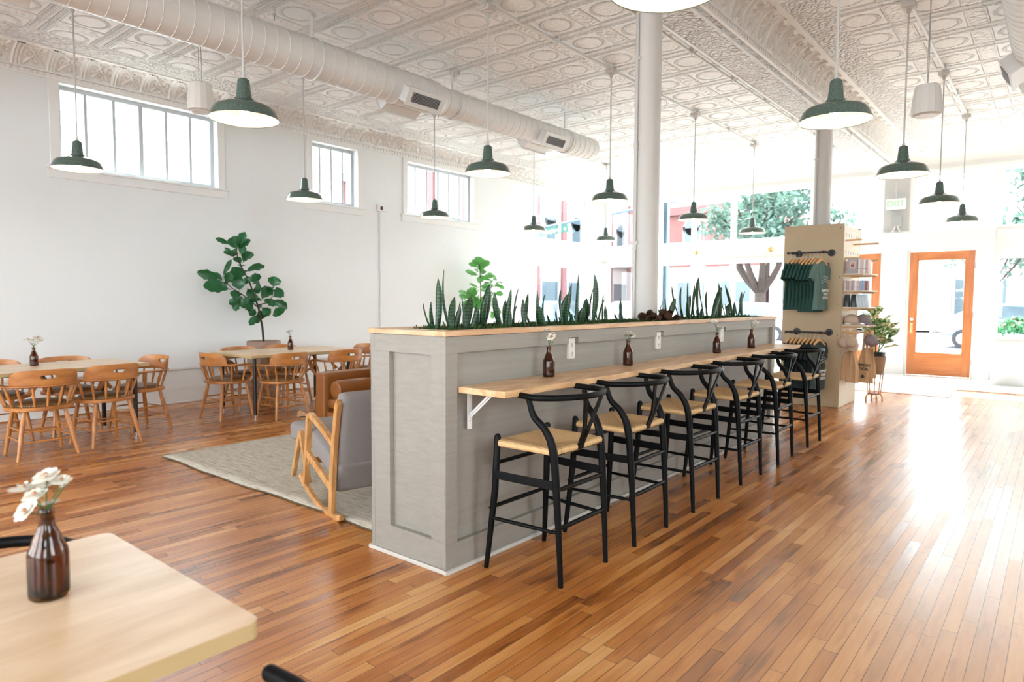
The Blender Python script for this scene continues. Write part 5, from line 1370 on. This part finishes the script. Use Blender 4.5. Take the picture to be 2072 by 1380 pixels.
# white rubbish bin
t = thing('rubbish_bin', 'tall rounded white bin in front of the right storefront window', 'bin', (1.72, 11.62, .005))
def rr(w, d, r_, n=6):
    o = []
    for sx, sy, a0 in ((1, 1, 0), (-1, 1, 90), (-1, -1, 180), (1, -1, 270)):
        for k in range(n+1): a = R(a0+90*k/n); o.append((sx*(w-r_)+r_*cos(a), sy*(d-r_)+r_*sin(a)))
    return o
g = G()
lv = [(0, .26, .20), (.03, .275, .21), (.60, .30, .225), (.74, .305, .23), (.755, .295, .222)]
for (z0, w0, d0), (z1, w1, d1) in zip(lv, lv[1:]):
    a = rr(w0, d0, .12); b = rr(w1, d1, .12); n = len(a)
    g.add([(x, y, z0) for x, y in a]+[(x, y, z1) for x, y in b], [(i, (i+1) % n, n+(i+1) % n, n+i) for i in range(n)])
g.add([(x, y, 0) for x, y in rr(.26, .20, .12)], [tuple(range(28))]); g.build('bin_body', M['plastic'], t, smooth=50)
g = G(); P = rr(.305, .23, .12); Q = rr(.17, .09, .08); n = len(P)
g.add([(x, y, .755) for x, y in P]+[(x, y, .79) for x, y in rr(.27, .2, .12)]+[(x, y, .775) for x, y in Q], [(i, (i+1) % n, n+(i+1) % n, n+i) for i in range(n)]+[(n+i, n+(i+1) % n, 2*n+(i+1) % n, 2*n+i) for i in range(n)]); g.build('bin_lid', M['plastic'], t, smooth=50)
g = G(); g.add([(x, y, .765) for x, y in Q], [tuple(range(n))]); g.build('bin_opening', M['blueglass'], t)

# outlet near the far corner of the left wall
t = thing('wall_outlet', 'small white outlet plate on the left wall near the far corner', 'outlet', (XL, 8.93, .93))
g = G(); g.box(0, -.04, -.06, .008, .04, .06); g.build('plate', M['outlet'], t, bevel=.002)
g = G(); g.box(.008, -.015, -.04, .0095, .015, -.01); g.box(.008, -.015, .01, .0095, .015, .04); g.build('sockets', M['trimw'], t)

# ---------------------------------------------------------------- the street
g = G(); g.box(-70, YF+.1, -.30, 60, 17.5, -.13); g.box(-11.5, -15, -.30, XL-.3, YF+.1, -.13); struct(g.build('trim_20', M['walk']), 'pale concrete sidewalk outside the storefront')
g = G(); g.box(-90, -25, -.5, 80, 90, -.26); struct(g.build('ground', M['asphalt']), 'pale asphalt street outside')
def building(name, label, x0, y0, x1, y1, H, mat, rows, cornice, doors=False, facedir='y', arch=True, pil=None):
    """front face at y0 (faces -Y) and side face at x1 (faces +X)"""
    t = thing(name, label, 'building', (x0, y0, -.15))
    X1, Y1 = x1-x0, y1-y0
    g = G(); g.box(0, 0, 0, X1, Y1, H); g.build('wall', mat, t)
    g = G(); g.box(.01, -.3, H-.1, X1-.01 if facedir != 'both' else X1+.3, Y1, H+.45); g.box(.01, -.15, 4.1, X1-.01 if facedir != 'both' else X1+.15, Y1, 4.5); g.build('cornice', cornice, t)
    if mat is M['brick']:
        g = G(); g.box(.02, -.06, 0, X1-.02, .0, 3.8); g.build('ground_floor', M['stone'], t)
    def opening(T, w, h, z, shop=False):
        nm = 'window'
        g = G(); e = .14; g.box(-w/2-e, -.10, -e, w/2+e, .02, h+e)
        if arch and not shop: g.lathe([(w/2+e, -.10), (w/2+e, .02)], 20, (0, 0, 0), T=Matrix.Translation((0, 0, h)) @ Matrix(((1, 0, 0, 0), (0, 0, 1, 0), (0, 1, 0, 0), (0, 0, 0, 1))))
        g.v = [tuple(T @ Vector(v)) for v in g.v]; wd = g.build(nm, M['stone'] if not shop else M['awning'], t)
        g = G(); g.box(-w/2, -.13, 0, w/2, -.09, h)
        if arch and not shop: g.lathe([(w/2, -.13), (w/2, -.09)], 20, T=Matrix.Translation((0, 0, h)) @ Matrix(((1, 0, 0, 0), (0, 0, 1, 0), (0, 1, 0, 0), (0, 0, 0, 1))))
        g.v = [tuple(T @ Vector(v)) for v in g.v]; g.build('pane', M['darkglass'], wd)
    n = int(X1/3.0)
    for i in range(n):
        x = (i+.5)*X1/n
        opening(Matrix.Translation((x, 0, .6)), X1/n*.62, 2.2, 0, True)
        for z in rows: opening(Matrix.Translation((x, 0, z)), 1.0, 1.5, 0)
    if facedir == 'both':
        n2 = int(Y1/3.0); RZ = Matrix.Rotation(pi/2, 4, 'Z')
        for i in range(n2):
            y = (i+.5)*Y1/n2
            opening(Matrix.Translation((X1, y, .6)) @ RZ, Y1/n2*.6, 2.2, 0, True)
            for z in rows: opening(Matrix.Translation((X1, y, z)) @ RZ, 1.0, 1.6, 0)
    if pil:
        for i in range(n+1):
            g = G(); g.box(i*X1/n-.25, -.2, 0, i*X1/n+.25, .0, H); g.build('pilaster', pil, t)
        if facedir == 'both':
            for i in range(n2+1):
                g = G(); g.box(X1, i*Y1/n2-.25, 0, X1+.2, i*Y1/n2+.25, H); g.build('pilaster', pil, t)
    return t
building('corner_building', 'pale building with red pilasters across the side street', -40, 29, -24, 47, 10.5, M['stone'], (5.2,), M['stone'], facedir='both', pil=M['redpaint'])
building('brick_building', 'low red brick building with arched windows across the street', -21.5, 40, -12.4, 52, 7.4, M['brick'], (4.9,), M['redpaint'])
building('brick_building', 'pale brick building right of the red one', -11.8, 40, -3, 52, 5.6, M['brickp'], (), M['stone'])
building('brick_building', 'low pale brick building seen through the doors', -2.99, 42, 8, 54, 5.2, M['brickp'], (), M['stone'])
building('brick_building', 'pale building at the far right across the street', 8.6, 41, 24, 52, 6.0, M['stone'], (4.6,), M['stone'])
def tree(label, x, y, H, cr, n, seed, z0=3.0, spread=1.0, leafsz=.16, tk=1.0):
    t = thing('street_tree', label, 'tree', (x, y, -.2)); rnd = random.Random(seed)
    g = G(); g.tube([(0, 0, 0), (.1, 0, 1.2), (.05, .1, 2.2)], [.34*tk, .26*tk, .24*tk], 10)
    tips = []
    for k in range(7):
        a = k*.9+rnd.uniform(-.3, .3); P = smooth_path([(.05, .1, 1.9), (cos(a)*.9, sin(a)*.9, 3.1), (cos(a)*cr*.45, sin(a)*cr*.45, z0+.42*(H-z0)), (cos(a)*cr*.7, sin(a)*cr*.7, z0+.62*(H-z0)+rnd.uniform(-.4, .6))], 3)
        g.tube(P, [.16*tk*(1-.8*i/len(P)) for i in range(len(P))], 8)
    g.build('trunk', M['blueglass'] if False else M['bark'], t, smooth=60)
    g = G()
    cl = [(rnd.gauss(0, .42)*cr, rnd.gauss(0, .42)*cr, z0+(H-z0)*(.25+.65*rnd.random())) for _ in range(34)]
    for i in range(n):
        c = rnd.choice(cl); p = Vector((c[0]+rnd.gauss(0, .38), c[1]+rnd.gauss(0, .38), c[2]+rnd.gauss(0, .30)))
        a = Vector((rnd.gauss(0, 1), rnd.gauss(0, 1), rnd.gauss(0, 1))).normalized(); b = a.cross(Vector((rnd.gauss(0, 1), rnd.gauss(0, 1), rnd.gauss(0, 1)))).normalized(); s_ = leafsz*rnd.uniform(.6, 1.2)
        g.add([p-a*s_, p-b*s_*.5, p+a*s_, p+b*s_*.5], [(0, 1, 2, 3)])
    g.build('foliage', M['tree'], t, fix=False)
tree('leafy street tree framed by the upper windows left of the tower', -8.1, 27.5, 7.3, 2.7, 5200, 4, 2.9)
tree('leafy street tree seen past the right edge of the doors', 2.7, 27, 7.0, 2.5, 6500, 8, 2.0, tk=.45)
tree('young street tree seen through the glass of the right door', .4, 24.5, 3.9, .9, 900, 12, 2.4, leafsz=.1, tk=.22)
def car(label, x, y, rz, mat):
    t = thing('parked_car', label, 'car', (x, y, -.26), rz)
    g = G()
    prof = [(-2.3, .45), (-2.28, .85), (-1.5, 1.02), (-.95, 1.55), (1.0, 1.62), (1.9, 1.12), (2.3, 1.0), (2.32, .45)]
    sec = []
    for (x_, z) in prof: sec.append((x_, z))
    for sgn in (1,):
        vs = [(a, -.88, b) for a, b in sec]+[(a, .88, b) for a, b in sec]; n = len(sec)
        for i, (a, y_, b) in enumerate(vs):
            if b > 1.2: vs[i] = (a, y_*.80, b)
        g.add(vs, [tuple(range(n)), tuple(range(2*n-1, n-1, -1))]+[(i, (i+1) % n, n+(i+1) % n, n+i) for i in range(n)])
    g.build('car_body', mat, t, bevel=.05)
    for s_ in (-1, 1):
        g = G(); g.add([(-.98, s_*.885, 1.06), (1.35, s_*.885, 1.08), (.9, s_*.72, 1.54), (-.80, s_*.72, 1.49)], [(0, 1, 2, 3)]); g.build('side_window', M['darkglass'], t, solid=.02)
    for sx in (-1.45, 1.45):
        for s_ in (-1, 1):
            g = G(); T_ = frameT((sx, s_*.80, .34), (1, 0, 0), (0, 0, 1)); g.lathe([(.34, -.11), (.35, 0), (.34, .11)], 20, T=T_); w_ = g.build('wheel', M['tyre'], t, smooth=40)
            g = G(); g.lathe([(.2, -.13), (.2, .13)], 14, T=T_); g.build('rim', M['steel'], w_)
    return t
car('white car parked across the street, left of the display tower', -7.4, 25.8, R(160), M['carw'])
car('white pickup sized car parked further left across the street', -14.0, 27.5, R(175), M['carw'])
car('pale blue car parked across the street, seen through the right door', 1.2, 27.0, R(170), M['carp'])
car('pale car parked across the street beyond the right window', 6.5, 29.5, R(180), M['carw'])
car('blue car parked on the side street near the corner', -14.8, 20.5, R(110), M['carb'])
# street sign on its mast arm
P1 = Vector((-13.13, 18.89, 4.09))
t = thing('street_sign', 'green street name sign on a mast arm outside the corner', 'sign', P1)
dr = Vector((.79, .58, .19)).normalized(); upz = Vector((-.12, -.10, 1)); upz = (upz-dr*upz.dot(dr)).normalized()
T_ = frameT((0, 0, 0), dr, upz)
g = G(); g.box(-.62, -.15, -.015, .62, .15, .015, T=T_); g.build('sign_panel', M['signg'], t)
text_obj('Rogers', .24, T_ @ Matrix.Translation((-.06, 0, .018)), M['print'], t, bold=.004)
text_obj('St', .12, T_ @ Matrix.Translation((.50, -.02, .018)), M['print'], t, bold=.002)
g = G(); g.tube([T_ @ Vector((-.8, .20, -.03)), T_ @ Vector((5.6, .20, -.03))], .05, 8); g.build('mast_arm', M['blueglass'], t)
g = G(); q = T_ @ Vector((5.6, .2, -.03)); g.tube([(q.x, q.y, -P1.z-.25), (q.x, q.y, q.z+.3)], .10, 10); g.build('mast_pole', M['stone'], t)
# globe lamp, outside pilaster, shop planter with flowers, door-side sign
t = thing('globe_street_lamp', 'street lamp with a cluster of round white globes', 'street lamp', (-6.7, 18.2, -.13))
g = G(); g.tube([(0, 0, 0), (0, 0, 2.2)], [.07, .05], 10); g.tube([(-.32, 0, 2.15), (0, 0, 2.2), (.32, 0, 2.15)], .025, 8); g.build('lamp_post', M['stone'], t)
for (x, z) in ((-.32, 2.35), (0, 2.55), (.32, 2.35)):
    g = G(); g.sphere((x, 0, z), .17, 18, 12); g.build('globe', M['globe'], t, smooth=180)
t = thing('outside_pier', 'blue grey metal pier outside the storefront beside the round column', 'pier', (-5.45, YF+.32, -.13))
g = G()
for k in range(4): g.box(k*.075, 0, .1, k*.075+.055, .12, 4.1)
g.build('ribbed_casing', M['blueglass'], t); g = G(); g.box(-.02, .03, 0, .32, .16, 4.2); g.build('pier_core', plain('pier_paint', (.12, .2, .26, 1), .6), t)
t = thing('street_planter', 'stone street planter overflowing with flowers beyond the bin', 'planter', (1.62, 15.6, .08))
g = G(); g.lathe([(.35, -.21), (.40, .1), (.58, .55), (.62, .60), (.55, .60), (.001, .55)], 24); g.build('stone_bowl', M['stone'], t, smooth=50)
rnd = random.Random(2); g = G(); g2 = G()
for i in range(1500):
    a = rnd.uniform(0, 6.28); r_ = rnd.uniform(0, .72); z = .55+.45*(1-(r_/.75)**2)*rnd.uniform(.3, 1)-(.15 if r_ > .55 else 0); p = Vector((r_*cos(a), r_*sin(a), z)); d = Vector((rnd.gauss(0, 1), rnd.gauss(0, 1), rnd.gauss(0, 1))).normalized(); e_ = d.cross(Vector((0, 0, 1))).normalized()
    (g if (i % 5 or z < .8) else g2).add([p-d*.05, p-e_*.03, p+d*.05, p+e_*.03], [(0, 1, 2, 3)])
g.build('foliage', leafmat('planter_green', (.03, .14, .07, 1), (.06, .2, .09, 1), 8, .3), t, fix=False); g2.build('blossoms', plain('peach_petal', (.5, .33, .26, 1), .7), t, fix=False)
t = thing('shop_bench', 'round outside table seen low through the window past the tower', 'table', (-.95, 14.2, -.13))
bpy.data.objects.remove(t)
